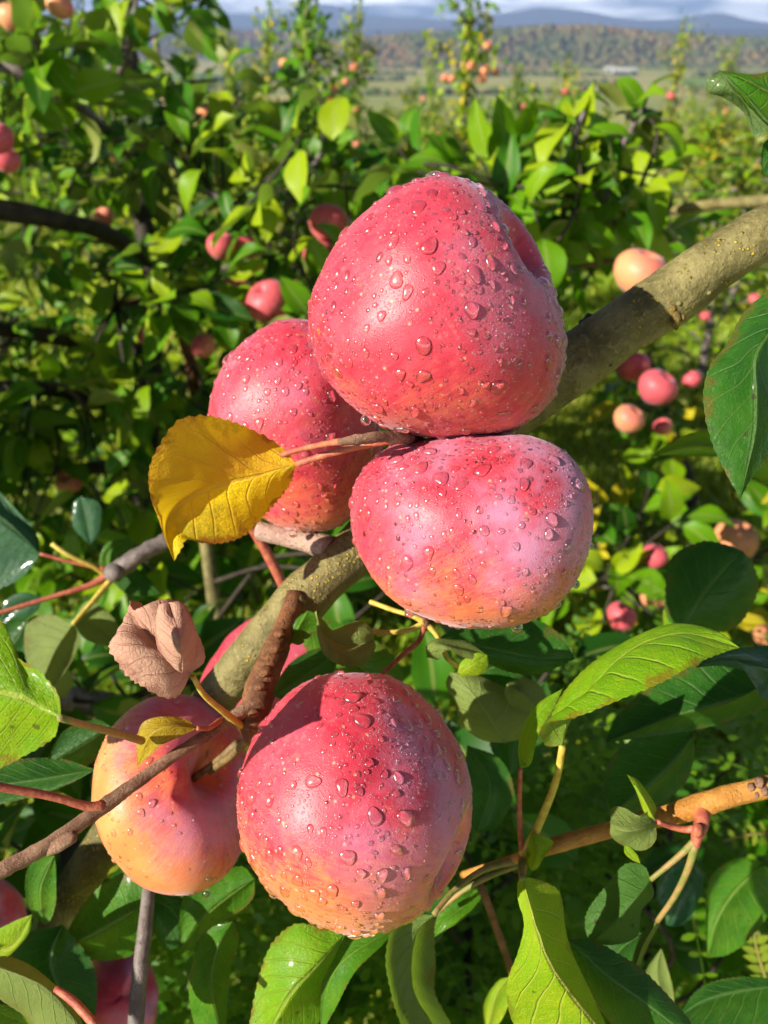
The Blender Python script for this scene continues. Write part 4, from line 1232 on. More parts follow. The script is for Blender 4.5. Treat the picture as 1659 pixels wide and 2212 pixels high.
# ------------------------------------------------------------------ right border shoot
rs = thing('apple_shoot', P(1760, 760, .235), 'leafy shoot entering at the right border', 'shoot')
twig(rs, 'twig', [(2300, 205, .256), (1950, 380, .250), (1790, 520, .245), (1750, 650, .240), (1730, 760, .238), (1740, 900, .245), (1800, 1080, .270)], [.0034, .0028, .0024, .0022, .0020, .0018, .0014], GREY_TWIG, None, 10, 24)
leaf(rs, 'dark', .212, [(1700, 672, .006), (1655, 728, 0), (1630, 775, -.003), (1632, 850, -.004), (1630, 930, -.002), (1614, 1010, 0), (1600, 1076, .004)],
     [(1665, 630, .012), (1608, 674, .014), (1570, 743, .013), (1532, 793, .012), (1519, 863, .012), (1534, 945, .010), (1566, 1018, .006)],
     [(1712, 760, .004), (1692, 850, .004), (1680, 930, .004), (1648, 1000, .003), (1616, 1045, .003)], 'top', [(1700, 672, .006), (1735, 700, .02)], GREEN_STALK, .0013, 'dark green leaf with a pale midrib hanging at the right border', n=56, m=8, bulge=.06, wave=.012)
leaf(rs, 'green', .240, [(1740, 215, .010), (1670, 200, .004), (1610, 172, .002), (1552, 152, .006)], [(1740, 130, .018), (1650, 152, .012), (1590, 154, .010)], [(1740, 320, .002), (1662, 262, -.002), (1622, 222, -.002), (1590, 188, 0)], 'top', [(1740, 215, .010), (1790, 240, .02)], GREEN_STALK, .0012, 'arched leaf with a browned rim in the top right corner')
leaf(rs, 'dark', .243, [(1556, 152, 0), (1588, 196, 0), (1618, 240, 0), (1630, 298, .002)], [(1528, 172, .004), (1526, 198, .004), (1562, 212, .005), (1602, 240, .005), (1618, 275, .004)], [(1592, 186, -.002), (1626, 222, -.003), (1658, 262, -.003), (1650, 288, 0)], 'under', teeth=.03)
leaf(rs, 'dark', .250, [(1700, 330), (1665, 335), (1645, 372)], [(1680, 300), (1650, 310)], [(1690, 370), (1662, 385)])
leaf(rs, 'bright', .310, [(1720, 1010), (1600, 975), (1500, 962), (1410, 984)], [(1720, 920, .006), (1600, 940, .006), (1520, 930, .006), (1460, 948, .004)], [(1720, 1068), (1640, 1036), (1560, 988), (1480, 986)], 'top', None, label='bright green leaf lying behind the dark hanging one')
leaf(rs, 'dark', .370, [(1474, 1362), (1510, 1300, -.004), (1556, 1240, -.004), (1604, 1190)], [(1440, 1332, .004), (1436, 1270, .004), (1450, 1205, .004), (1510, 1171, .004), (1566, 1176, .002)], [(1522, 1366, .006), (1590, 1352, .008), (1633, 1280, .008), (1626, 1220, .006)], label='rounded dark blue-green leaf above the rusty-edged one')
leaf(rs, 'bright', .385, [(1440, 1380), (1470, 1345), (1515, 1300)], [(1433, 1350), (1440, 1310)], [(1480, 1385), (1515, 1350)])

# ------------------------------------------------------------------ upper left shoot
ls = thing('apple_shoot', P(300, 1200, .43), 'grey twig with red leaf stalks, left of the yellow leaf', 'shoot')
twig(ls, 'twig', [(420, 1140, .44), (352, 1172, .435), (300, 1200, .430), (262, 1225, .430), (232, 1240, .430)], [.0050, .0046, .0048, .0052, .0040], GREY_TWIG, None, 14, 34, 0.2)
knob(ls, 'bud_scar', 245, 1236, .4260, .0052, GREY_TWIG, 1.1, 2, (1, 0.5))
twig(ls, 'twig', [(236, 1243, .428), (190, 1266, .424), (100, 1293, .418), (-40, 1336, .41)], [.0028, .0019, .0014, .0012], RED_STALK, None, 10, 24, 0.1)
leaf(ls, 'blue', .420, [(86, 1196), (30, 1140), (-60, 1080)], [(76, 1150, .006), (30, 1096, .008), (-40, 1030, .01)], [(62, 1232), (10, 1266), (-60, 1270)], 'top', [(86, 1196), (150, 1213, .003), (232, 1230, .007)], RED_STALK, .0011)
leaf(ls, 'pale', .415, [(156, 1350), (120, 1402), (84, 1486)], [(112, 1328, .006), (60, 1340, .008), (52, 1400, .008), (66, 1460, .006)], [(172, 1376, .004), (152, 1432, .006), (112, 1484, .004)], 'under', [(156, 1350), (195, 1305, .006), (242, 1250, .012)], YELLOW_STALK, .0014)
leaf(ls, 'pale', .440, [(156, 1346), (205, 1345), (262, 1396)], [(190, 1298), (240, 1328), (262, 1368)], [(185, 1380), (232, 1396)], 'under')
leaf(ls, 'dark', .440, [(240, 1252), (290, 1252), (348, 1284)], [(280, 1222), (322, 1250)], [(270, 1280), (312, 1288)])
leaf(ls, 'blue', .540, [(196, 1178), (186, 1120), (174, 1072)], [(160, 1140), (158, 1090)], [(214, 1150), (216, 1090)], label='small grey-blue leaf standing upright at left')
leaf(ls, 'blue', .460, [(0, 1350), (40, 1310), (90, 1290)], [(10, 1300), (50, 1280)], [(30, 1350), (80, 1320)])
leaf(ls, 'green', .470, [(245, 1250), (230, 1200), (280, 1160)], [(215, 1220), (230, 1175)], [(265, 1215), (285, 1185)])
leaf(ls, 'dark', .450, [(60, 1340), (20, 1400), (-30, 1440)], [(20, 1340), (-20, 1390)], [(60, 1400), (20, 1450)])
twig(ls, 'twig', [(232, 1242, .430), (205, 1225, .425), (150, 1200, .420), (112, 1175, .42)], [.0028, .0016, .0014, .0014], YELLOW_STALK, None, 8, 18)

# ------------------------------------------------------------------ bottom left shoot
bs = thing('apple_shoot', P(292, 2200, .29), 'upright purple-grey twig with dark leaves under the orange apple', 'shoot')
twig(bs, 'twig', [(322, 1915, .312), (318, 1960, .306), (312, 2020, .298), (302, 2100, .292), (290, 2260, .284)], [.0026, .0027, .0028, .0030, .0030], GREY_TWIG, None, 14, 40, 0.08)
leaf(bs, 'green', .312, [(314, 1955), (260, 1986, -.003), (200, 2020, -.003), (138, 2046)], [(292, 1884, .004), (232, 1904, .006), (182, 1950, .006), (152, 2000, .003)], [(312, 2020, .004), (282, 2066, .006), (222, 2076, .006), (172, 2060, .003)], label='dark matt green leaf under the orange apple', bulge=.06)
leaf(bs, 'dark', .325, [(326, 1940), (368, 1962), (402, 2010)], [(350, 1920), (398, 1945)], [(330, 2000), (360, 2050), (390, 2040)])
leaf(bs, 'green', .315, [(550, 1900), (500, 1932), (442, 1982), (388, 2052)], [(520, 1872), (450, 1898), (400, 1932), (388, 1990)], [(545, 1942, .004), (502, 1982, .006), (444, 2014, .006), (412, 2052, .003)])
leaf(bs, 'green', .285, [(502, 1990), (470, 2050, -.004), (458, 2130, -.004), (480, 2240)], [(450, 2010, .002), (416, 2080, .004), (408, 2150, .004), (428, 2230, .004)], [(516, 2030, .004), (498, 2090, .006), (492, 2150, .006), (488, 2220, .004)], label='green leaf with wet glints at the bottom', bulge=.08)
leaf(bs, 'bright', .268, [(744, 2020, .006), (684, 2090, 0), (624, 2152, -.002), (570, 2250, 0)], [(650, 1996, .004), (602, 2022, .006), (572, 2072, .006), (550, 2150, .006), (540, 2230, .004)], [(716, 2080, .006), (696, 2140, .008), (692, 2200, .008), (640, 2270, .004)], label='bright serrated leaf under the bottom apple', bulge=.08, wave=.02, teeth=.02)
leaf(bs, 'green', .274, [(850, 2010, .004), (762, 2060, 0), (712, 2120, 0), (690, 2240, .002)], [(746, 2018, .004), (714, 2060, .003), (696, 2112, .002)], [(824, 2042, -.004), (764, 2102, -.006), (722, 2182, -.004)])
leaf(bs, 'green', .300, [(118, 1848), (86, 1920), (92, 1996)], [(74, 1850), (54, 1900), (62, 1962)], [(120, 1890), (120, 1950), (106, 1992)])
leaf(bs, 'dark', .305, [(134, 1998), (110, 2080), (146, 2170), (196, 2240)], [(62, 2018, .004), (20, 2072, .006), (60, 2152, .006), (120, 2240, .004)], [(154, 2020, .004), (202, 2092, .005), (208, 2160, .004)])
leaf(bs, 'pale', .245, [(-50, 2076), (60, 2112, -.002), (122, 2152, -.002), (190, 2240)], [(20, 2066, .006), (96, 2104, .006), (160, 2172, .004)], [(-20, 2140, .006), (52, 2192, .008), (100, 2250, .006)], 'under', label='yellowish leaf underside in the bottom left corner')
twig(bs, 'petiole', [(120, 2136, .243), (160, 2165, .240), (210, 2220, .236)], [.0010, .0013, .0014], RED_STALK, None, 8, 14)
leaf(bs, 'lime', .285, [(-30, 2060), (30, 2040), (70, 1975)], [(-20, 2020), (30, 1990)], [(10, 2070), (60, 2020)])
leaf(bs, 'bright', .262, [(-30, 2180), (30, 2200), (90, 2230)], [(0, 2168), (60, 2190)], [(-10, 2220), (50, 2250)])
# ------------------------------------------------------------------ orchard behind
def make_tree_leaf(name='orchard_leaf', amt=0.26):
    t = NT(name)
    tint = t.attr('tint')
    r = t.n('ShaderNodeValToRGB')
    e = r.color_ramp.elements
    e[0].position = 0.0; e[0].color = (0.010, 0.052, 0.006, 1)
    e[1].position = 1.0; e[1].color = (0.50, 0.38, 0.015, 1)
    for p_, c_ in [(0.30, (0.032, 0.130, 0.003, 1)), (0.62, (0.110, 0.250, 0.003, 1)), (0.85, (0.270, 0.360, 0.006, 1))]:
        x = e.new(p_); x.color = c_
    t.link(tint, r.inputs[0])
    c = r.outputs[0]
    uvn = t.n('ShaderNodeUVMap', uv_map='UVMap')
    sp = t.n('ShaderNodeSeparateXYZ'); t.link(uvn.outputs[0], sp.inputs[0])
    mid = t.ramp(t.math('ABSOLUTE', sp.outputs[1]), 0.16, 0.05)
    c = t.mix(t.math('MULTIPLY', mid, 0.45), c, (0.26, 0.30, 0.08))
    under = t.mix(t.math('MULTIPLY', tint, 0.6), (0.185, 0.235, 0.055), (0.38, 0.37, 0.09))
    c = t.mix(t.n('ShaderNodeNewGeometry').outputs['Backfacing'], c, under)
    p = t.principled(Base_Color=c, Roughness=0.46)
    p.inputs['Specular IOR Level'].default_value = 0.2
    tr = t.n('ShaderNodeBsdfTranslucent')
    t.link(t.mix(0.7, c, (0.16, 0.40, 0.004)), tr.inputs['Color'])
    mx = t.n('ShaderNodeMixShader'); mx.inputs[0].default_value = amt
    t.link(p.outputs[0], mx.inputs[1]); t.link(tr.outputs[0], mx.inputs[2])
    return t.finish(mx.outputs[0])


TREE_LEAF = make_tree_leaf()


def leaf_template(n, m, fold, curl, twist, wid, seed):
    """Unit leaf: base at the origin, tip near +X, upper side +Z."""
    g = np.random.default_rng(seed)
    u = np.linspace(0, 1, n)
    w_ = wid * np.sin(math.pi * u ** 0.82) ** 0.85 * (1 - 0.25 * u)
    V = np.empty((n, 2 * m + 1, 3)); UV = np.empty((n, 2 * m + 1, 2))
    ang = -curl * u
    cx = np.r_[0, np.cumsum(np.cos(ang[:-1]) / (n - 1))]; cz = np.r_[0, np.cumsum(np.sin(ang[:-1]) / (n - 1))]
    for j in range(-m, m + 1):
        a = j / m
        tw = twist * u
        yy = w_ * a; zz = np.abs(w_ * a) * fold - 0.5 * (w_ * a) ** 2 / max(wid, .01) * fold + 0.03 * np.sin(u * 9 + g.uniform(0, 6)) * abs(a)
        V[:, j + m, 0] = cx - np.sin(ang) * zz
        V[:, j + m, 1] = yy * np.cos(tw) - zz * np.sin(tw)
        V[:, j + m, 2] = cz + np.cos(ang) * zz * np.cos(tw) + yy * np.sin(tw)
        UV[:, j + m, 0] = u; UV[:, j + m, 1] = a
    c = 2 * m + 1
    i = np.arange(n - 1)[:, None] * c; k = np.arange(c - 1)[None]
    Fq = np.stack([i + k, i + c + k, i + c + k + 1, i + k + 1], -1).reshape(-1, 4)
    return V.reshape(-1, 3), Fq, UV.reshape(-1, 2)


LEAF_T = [leaf_template(8, 2, f, c, t, w, s) for s, (f, c, t, w) in enumerate([(.35, .5, .1, .30), (.6, .9, -.3, .28), (.2, 1.3, .3, .32), (.8, .3, .5, .26), (.45, -.5, -.2, .30), (.5, 1.7, .2, .29)])]
LEAF_T = [(v, f[:, ::-1].copy() if False else f, u) for v, f, u in LEAF_T]
LEAF_S = [leaf_template(5, 1, f, c, t, w, s + 9) for s, (f, c, t, w) in enumerate([(.4, .5, .1, .32), (.7, .9, -.3, .28), (.2, 1.3, .3, .33)])]
TINTS = [0.06, 0.2, 0.32, 0.42, 0.55, 0.68, 0.82, 0.97]
LEAF_ME = [[build_mesh('leaf', v, f, TREE_LEAF, u, {'tint': np.full(len(v), tn)}) for (v, f, u) in LEAF_T] for tn in TINTS]
# face orientation: upper side must be +Z
_n = LEAF_ME[0][0].polygons[5].normal
if _n.z < 0:
    LEAF_T = [(v, f[:, ::-1].copy(), u) for v, f, u in LEAF_T]
    LEAF_S = [(v, f[:, ::-1].copy(), u) for v, f, u in LEAF_S]
    LEAF_ME = [[build_mesh('leaf', v, f, TREE_LEAF, u, {'tint': np.full(len(v), tn)}) for (v, f, u) in LEAF_T] for tn in TINTS]


def leaf_frames(dirs, up):
    x = dirs / (np.linalg.norm(dirs, axis=1)[:, None] + 1e-9)
    z = up - x * (up * x).sum(1)[:, None]
    z /= np.linalg.norm(z, axis=1)[:, None] + 1e-9
    y = np.cross(z, x)
    return x, y, z


def leaf_mass(name, parent, pos, dirs, up, size, tint, g, templates=None, mat=None):
    templates = templates or LEAF_S
    x, y, z = leaf_frames(dirs, up)
    which = g.integers(0, len(templates), len(pos))
    VV, FF, UU, TT, o = [], [], [], [], 0
    for k, (v, f, u) in enumerate(templates):
        s = which == k
        if not s.any(): continue
        W = pos[s][:, None] + size[s][:, None, None] * (v[None, :, 0:1] * x[s][:, None] + v[None, :, 1:2] * y[s][:, None] + v[None, :, 2:3] * z[s][:, None])
        n = int(s.sum())
        VV.append(W.reshape(-1, 3)); FF.append((f[None] + (np.arange(n) * len(v))[:, None, None]).reshape(-1, 4) + o)
        UU.append(np.tile(u, (n, 1))); TT.append(np.repeat(tint[s], len(v)))
        o += n * len(v)
    ob = put(name, np.vstack(VV), np.vstack(FF), mat or TREE_LEAF, parent, np.vstack(UU), {'tint': np.concatenate(TT)})
    ob['kind'] = 'stuff'
    return ob


def near_tree(label, origin, limbs, clusters, seed, per=6, size=(.055, .085), tint_mu=.36, tint_sd=.2, n_obj=300, twig_mat=None, droop=0.3, tint_max=0.80):
    """A tree at 1-2 m: limbs given, spur clusters of leaves; the nearest leaves are objects of their own."""
    g = np.random.default_rng(seed)
    t = thing('apple_tree', origin, label, 'apple tree', 'apple trees of the orchard')
    limb_pts = []
    for k, (nm, pts, rad, mat) in enumerate(limbs):
        W = [tuple(P(*p)) for p in pts]
        v, f, uv = tube(W, rad, 10, 26, 0.1, k + seed, fine=60)
        put(nm, v, f, mat, t, uv)
        limb_pts.append(spline(np.array(W), 40))
    LP = np.vstack(limb_pts) if limb_pts else np.array([tuple(origin)])
    C = np.array([tuple(P(*c)) for c in clusters])
    tw = []
    pos, dirs, up, sz, ti = [], [], [], [], []
    sunv = np.array(SUN)
    for c in C:
        j = np.argmin(np.linalg.norm(LP - c, axis=1))
        a = LP[j]; L = np.linalg.norm(c - a)
        if 0.02 < L < (0.28 if project(c[None])[0][0, 0] > -200 else 0.8):
            mid_ = (a + c) / 2 + g.normal(0, 0.12 * L, 3) + np.array([0, 0, 0.06 * L])
            tw.append(tube([a, mid_, c], [0.0032, 0.0022, 0.0016], 5, 8, 0))
        else:
            a = c + np.array([g.normal(0, .06), g.normal(0, .06), -0.12 + g.normal(0, .04)])
            tw.append(tube([a, (a + c) / 2 + g.normal(0, .015, 3), c], [0.003, 0.0022, 0.0014], 5, 8, 0))
        ax = (c - a) / (np.linalg.norm(c - a) + 1e-6)
        k = g.integers(per - 2, per + 3)
        base_t = g.normal(0, 0.10)
        for i in range(k):
            d = g.normal(size=3) + ax * 0.7 + np.array([0, 0, -droop])
            d /= np.linalg.norm(d)
            st = g.uniform(0, 0.10) if i > 2 else g.uniform(0, .03)
            p = c - ax * st + d * g.uniform(.012, .03)
            pos.append(p); dirs.append(d)
            up.append(np.array([0, 0, 0.9]) + 0.75 * sunv + g.normal(0, 0.55, 3))
            sz.append(g.uniform(*size)); ti.append(np.clip(tint_mu + base_t + g.normal(0, tint_sd), 0, tint_max))
    v, f, uv = merge(tw)
    o = put('twigs', v, f, twig_mat or BARK_DARK, t, uv); o['kind'] = 'stuff'
    pos, dirs, up, sz, ti = map(np.array, (pos, dirs, up, sz, ti))
    q, dep = project(pos)
    vis = (q[:, 0] > -60) & (q[:, 0] < 1720) & (q[:, 1] > -60) & (q[:, 1] < 2270)
    order = np.argsort(np.where(vis, dep, 99))
    mine = order[:min(n_obj, len(order))]; rest = order[min(n_obj, len(order)):]
    x, y, z = leaf_frames(dirs, up)
    tl = t.location
    for i in mine:
        me = LEAF_ME[int(np.argmin(np.abs(np.array(TINTS) - ti[i])))][int(g.integers(0, len(LEAF_T)))]
        o = bpy.data.objects.new('leaf', me)
        COL.objects.link(o)
        m = Matrix((x[i], y[i], z[i])).transposed() @ Matrix.Diagonal((sz[i],) * 3)
        m = m.to_4x4(); m.translation = Vector(pos[i]) - tl
        o.parent = t
        o.matrix_local = m
    if len(rest):
        leaf_mass('foliage', t, pos[rest], dirs[rest], up[rest], sz[rest], ti[rest], g)
    return t


def region(g, n, poly_top, v_bot, u0, u1, d0, d1):
    """Spur positions in the space under a skyline given as (u, v) points."""
    tp = np.array(poly_top, dtype=float)
    out = []
    while len(out) < n:
        u = g.uniform(u0, u1); d = g.uniform(d0, d1)
        top = np.interp(u, tp[:, 0], tp[:, 1])
        v = g.uniform(top, v_bot)
        out.append((u, v, d))
    return out


g1 = np.random.default_rng(31)
left_top = [(-250, -60), (0, -60), (200, -30), (290, 20), (330, 90), (420, 170), (520, 160), (640, 175), (760, 200), (900, 330)]
cl = region(g1, 360, left_top, 1330, -220, 760, 0.95, 1.9) + region(g1, 420, left_top, 1330, -260, 860, 1.6, 2.6)
cl += [(g1.uniform(-1500, -280), g1.uniform(150, 1100), g1.uniform(.7, 1.25)) for _ in range(150)]  # unseen clusters beyond the left edge, added to dapple the tree with shade
# shoots at the skyline
cl += [(p[0] + g1.normal(0, 8), p[1], p[2]) for p in [(430, 40, 1.5), (455, 10, 1.5), (470, -10, 1.5), (395, 15, 1.4), (300, 0, 1.3), (350, -10, 1.3), (250, -20, 1.2)]]
limbs = [
    ('trunk', [(300, 1500, 1.75), (310, 1100, 1.7), (330, 700, 1.65), (300, 400, 1.62), (284, 150, 1.6), (275, -60, 1.6)], [.030, .026, .022, .018, .014, .010], BARK_DARK),
    ('branch', [(-80, 440, 1.05), (60, 462, 1.10), (140, 480, 1.15), (220, 500, 1.25), (320, 560, 1.6)], [.016, .015, .013, .014, .018], BARK_DARK),
    ('branch', [(-1500, 560, 1.0), (-900, 620, 1.0), (-420, 640, 1.1), (-60, 700, 1.4), (310, 760, 1.66)], [.006, .009, .012, .014, .018], BARK_DARK),  # outer part carries the clusters added for shade
    ('branch', [(-80, 842, 1.25), (60, 838, 1.25), (160, 850, 1.3), (280, 890, 1.45), (360, 915, 1.6)], [.013, .012, .012, .013, .015], BARK_DARK),
    ('branch', [(260, 290, 1.5), (340, 330, 1.35), (420, 390, 1.25), (520, 460, 1.25), (640, 520, 1.3)], [.009, .008, .008, .006, .004], GREY_TWIG),
    ('branch', [(-40, 140, 1.1), (60, 160, 1.1), (170, 230, 1.2), (280, 330, 1.5)], [.007, .008, .009, .010], GREY_TWIG),
    ('branch', [(235, 200, 1.45), (270, 130, 1.4), (285, 70, 1.35), (300, -40, 1.3)], [.007, .006, .005, .003], GREY_TWIG),
    ('branch', [(430, 900, 1.5), (415, 800, 1.4), (395, 720, 1.35), (385, 680, 1.3)], [.012, .011, .010, .006], TWIG),
    ('branch', [(690, 880, 1.4), (600, 720, 1.4), (520, 600, 1.5), (420, 560, 1.6)], [.006, .006, .007, .009], BARK_DARK),
    ('branch', [(700, 320, 1.3), (640, 420, 1.35), (560, 520, 1.45), (400, 640, 1.62)], [.004, .006, .008, .010], GREY_TWIG),
    ('branch', [(250, 660, 1.2), (330, 640, 1.25), (420, 600, 1.35)], [.004, .005, .006], TWIG),
    ('branch', [(340, 1000, 1.68), (200, 1010, 1.5), (60, 1020, 1.4), (-80, 990, 1.3)], [.016, .013, .010, .008], BARK_DARK),
]
tree_left = near_tree('dense dark-stemmed apple tree filling the left side', P(300, 1500, 1.75), limbs, cl, 41, per=6, tint_mu=.54, tint_sd=.26, size=(.046, .082))

g2 = np.random.default_rng(33)
cl = region(g2, 36, [(760, 250), (900, 330), (1040, 340), (1180, 370), (1300, 370), (1500, 390)], 540, 780, 1460, 0.95, 1.5)
cl += [(1235, 270, .95), (1245, 250, .95), (1330, 245, 1.0), (1390, 235, 1.0), (1300, 290, 1.0), (1180, 340, 1.0), (1110, 340, 1.0), (1230, 330, 1.0), (1120, 450, .95), (1080, 420, .95), (905, 372, .85), (1250, 480, .95), (1340, 430, .95),
       (1420, 380, 1.0), (1290, 420, .95), (1210, 560, 1.0), (1350, 470, 1.0), (1450, 420, 1.05), (1160, 480, .9), (1060, 380, 1.0), (1000, 360, 1.1)]
limbs = [
    ('trunk', [(1010, 1500, 1.9), (1000, 1000, 1.85), (1010, 600, 1.75), (1020, 420, 1.6)], [.022, .019, .014, .008], BARK_DARK),
    ('branch', [(1740, 430, .95), (1650, 434, .98), (1560, 440, 1.0), (1500, 446, 1.02), (1380, 470, 1.1), (1200, 520, 1.3), (1020, 640, 1.7)], [.0080, .0078, .0074, .0062, .0056, .007, .010], BARK),
    ('branch', [(1470, 515, 1.2), (1380, 545, 1.15), (1290, 570, 1.15), (1190, 588, 1.2), (1060, 640, 1.6)], [.0030, .0032, .0036, .004, .006], TWIG),
    ('branch', [(1210, 520, 1.1), (1225, 400, 1.0), (1245, 290, .96), (1262, 240, .95)], [.005, .004, .0035, .0025], GREY_TWIG),
    ('branch', [(1300, 480, 1.05), (1330, 350, 1.0), (1380, 250, 1.0), (1400, 205, 1.0)], [.004, .004, .003, .002], GREY_TWIG),
    ('branch', [(1140, 560, 1.2), (1120, 460, 1.0), (1090, 400, .95)], [.005, .004, .003], GREY_TWIG),
]
tree_mid = near_tree('leafy low apple tree just behind the topmost apple', P(1010, 1500, 1.9), limbs, cl, 43, per=7, tint_mu=.60, tint_sd=.26, size=(.048, .078))

g3 = np.random.default_rng(35)
cl = region(g3, 60, [(1240, 1000), (1400, 1040), (1800, 1020)], 1480, 1240, 1800, 1.15, 1.8)
cl += region(g3, 9, [(1240, 780), (1500, 780)], 1000, 1330, 1500, 1.45, 1.75)
limbs = [
    ('trunk', [(1560, 1900, 1.9), (1540, 1500, 1.9), (1500, 1100, 1.85), (1440, 900, 1.8), (1400, 760, 1.8)], [.02, .018, .015, .010, .006], BARK_DARK),
    ('branch', [(1300, 1262, 1.3), (1360, 1268, 1.35), (1420, 1262, 1.45), (1520, 1240, 1.8)], [.006, .007, .008, .009], GREY_TWIG),
    ('branch', [(1700, 1180, 1.4), (1620, 1200, 1.5), (1530, 1240, 1.85)], [.005, .006, .009], GREY_TWIG),
    ('branch', [(1370, 830, 1.6), (1400, 900, 1.7), (1450, 960, 1.85)], [.004, .005, .008], GREY_TWIG),
]
tree_right = near_tree('small apple tree with fallen-yellow leaves at right, below the thick branch', P(1560, 1900, 1.9), limbs, cl, 47, per=5, tint_mu=.62, tint_sd=.26, tint_max=1.0)
tree_right['label'] = 'low apple tree with yellowing leaves at right, under the thick branch'

g4 = np.random.default_rng(37)
cl = region(g4, 54, [(0, 1330), (400, 1300), (760, 1180), (1250, 1200)], 2260, -80, 1250, 0.55, 1.0)
cl += [(g4.uniform(-2100, -260), g4.uniform(1750, 3000), g4.uniform(.30, .50)) for _ in range(110)]  # unseen foliage left of view, added to shade the lower background
cl += [(g4.normal(-940, 130), g4.normal(2430, 110), g4.normal(.34, .02)) for _ in range(16)]  # unseen clusters added to shade the purple-red apple
cl += [(g4.uniform(-1100, -330), g4.uniform(1480, 2250), g4.uniform(.34, .50)) for _ in range(110)]  # further unseen clusters, added to keep sun off the weeds
cl += [(g4.uniform(-1200, -480), g4.uniform(1900, 3000), g4.uniform(.25, .31)) for _ in range(60)]  # unseen clusters closer to the camera, added to shade the lower right
cl += region(g4, 7, [(1100, 1560), (1700, 1560)], 2260, 1080, 1720, 0.55, 0.85)
limbs = [
    ('trunk', [(-60, 2300, .62), (60, 2050, .66), (160, 1800, .72), (280, 1560, .8), (420, 1480, .9)], [.018, .016, .014, .012, .008], BARK_DARK),
    ('branch', [(-1500, 2500, .40), (-900, 2320, .42), (-480, 2250, .48), (60, 2130, .66)], [.005, .007, .009, .012], BARK_DARK),  # outer limb holding the unseen clusters added for shade
    ('branch', [(110, 1500, .60), (170, 1512, .62), (260, 1530, .66), (330, 1540, .74), (420, 1500, .86)], [.010, .0105, .011, .010, .009], GREY_TWIG),
    ('branch', [(436, 1100, .80), (448, 1200, .80), (462, 1300, .80), (474, 1380, .80), (480, 1500, .84)], [.0066, .0066, .0070, .0072, .008], BARK),
    ('branch', [(700, 2260, .7), (720, 2000, .75), (700, 1700, .85), (640, 1500, .9)], [.006] * 4, BARK_DARK),
    ('branch', [(1020, 2300, .6), (1010, 2000, .7), (1080, 1700, .85)], [.006, .005, .004], BARK_DARK),
    ('branch', [(1440, 2300, .6), (1400, 2000, .7), (1480, 1700, .85)], [.004, .004, .003], BARK_DARK),
]
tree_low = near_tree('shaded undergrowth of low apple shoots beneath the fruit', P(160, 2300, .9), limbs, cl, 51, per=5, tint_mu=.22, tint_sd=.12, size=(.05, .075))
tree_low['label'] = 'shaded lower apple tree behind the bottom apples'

# ------------------------------------------------------------------ fruit behind, each its own thing
_u = [apple_shape(26, 32, seed=s) for s in range(3)]
BG_APPLE = []
for s, (U, Fq, st, T, PH) in enumerate(_u):
    for b_ in (-0.02, 0.4, 0.9):
        N, _ = mesh_normals(U, Fq)
        BG_APPLE.append(build_mesh('apple', U, Fq, SKIN_BG, attrs={'streak': st, 'blush': b_ + 0.55 * (N @ np.array([-.4, -.5, .5])), 'bloom': np.full(len(U), 0.35)}))


def bg_apple(u, v, d, rpx, tone, label, group, seed=0):
    g = random.Random(seed * 31 + int(u))
    o = bpy.data.objects.new('apple', BG_APPLE[g.randrange(3) * 3 + tone])
    COL.objects.link(o)
    o.location = P(u, v, d)
    r = rpx * d / F
    o.scale = (r, r, r * g.uniform(.95, 1.1))
    o.rotation_euler = (g.uniform(-.5, .5), g.uniform(-.5, .5), g.uniform(0, 6))
    return tag(o, label, 'apple', group)


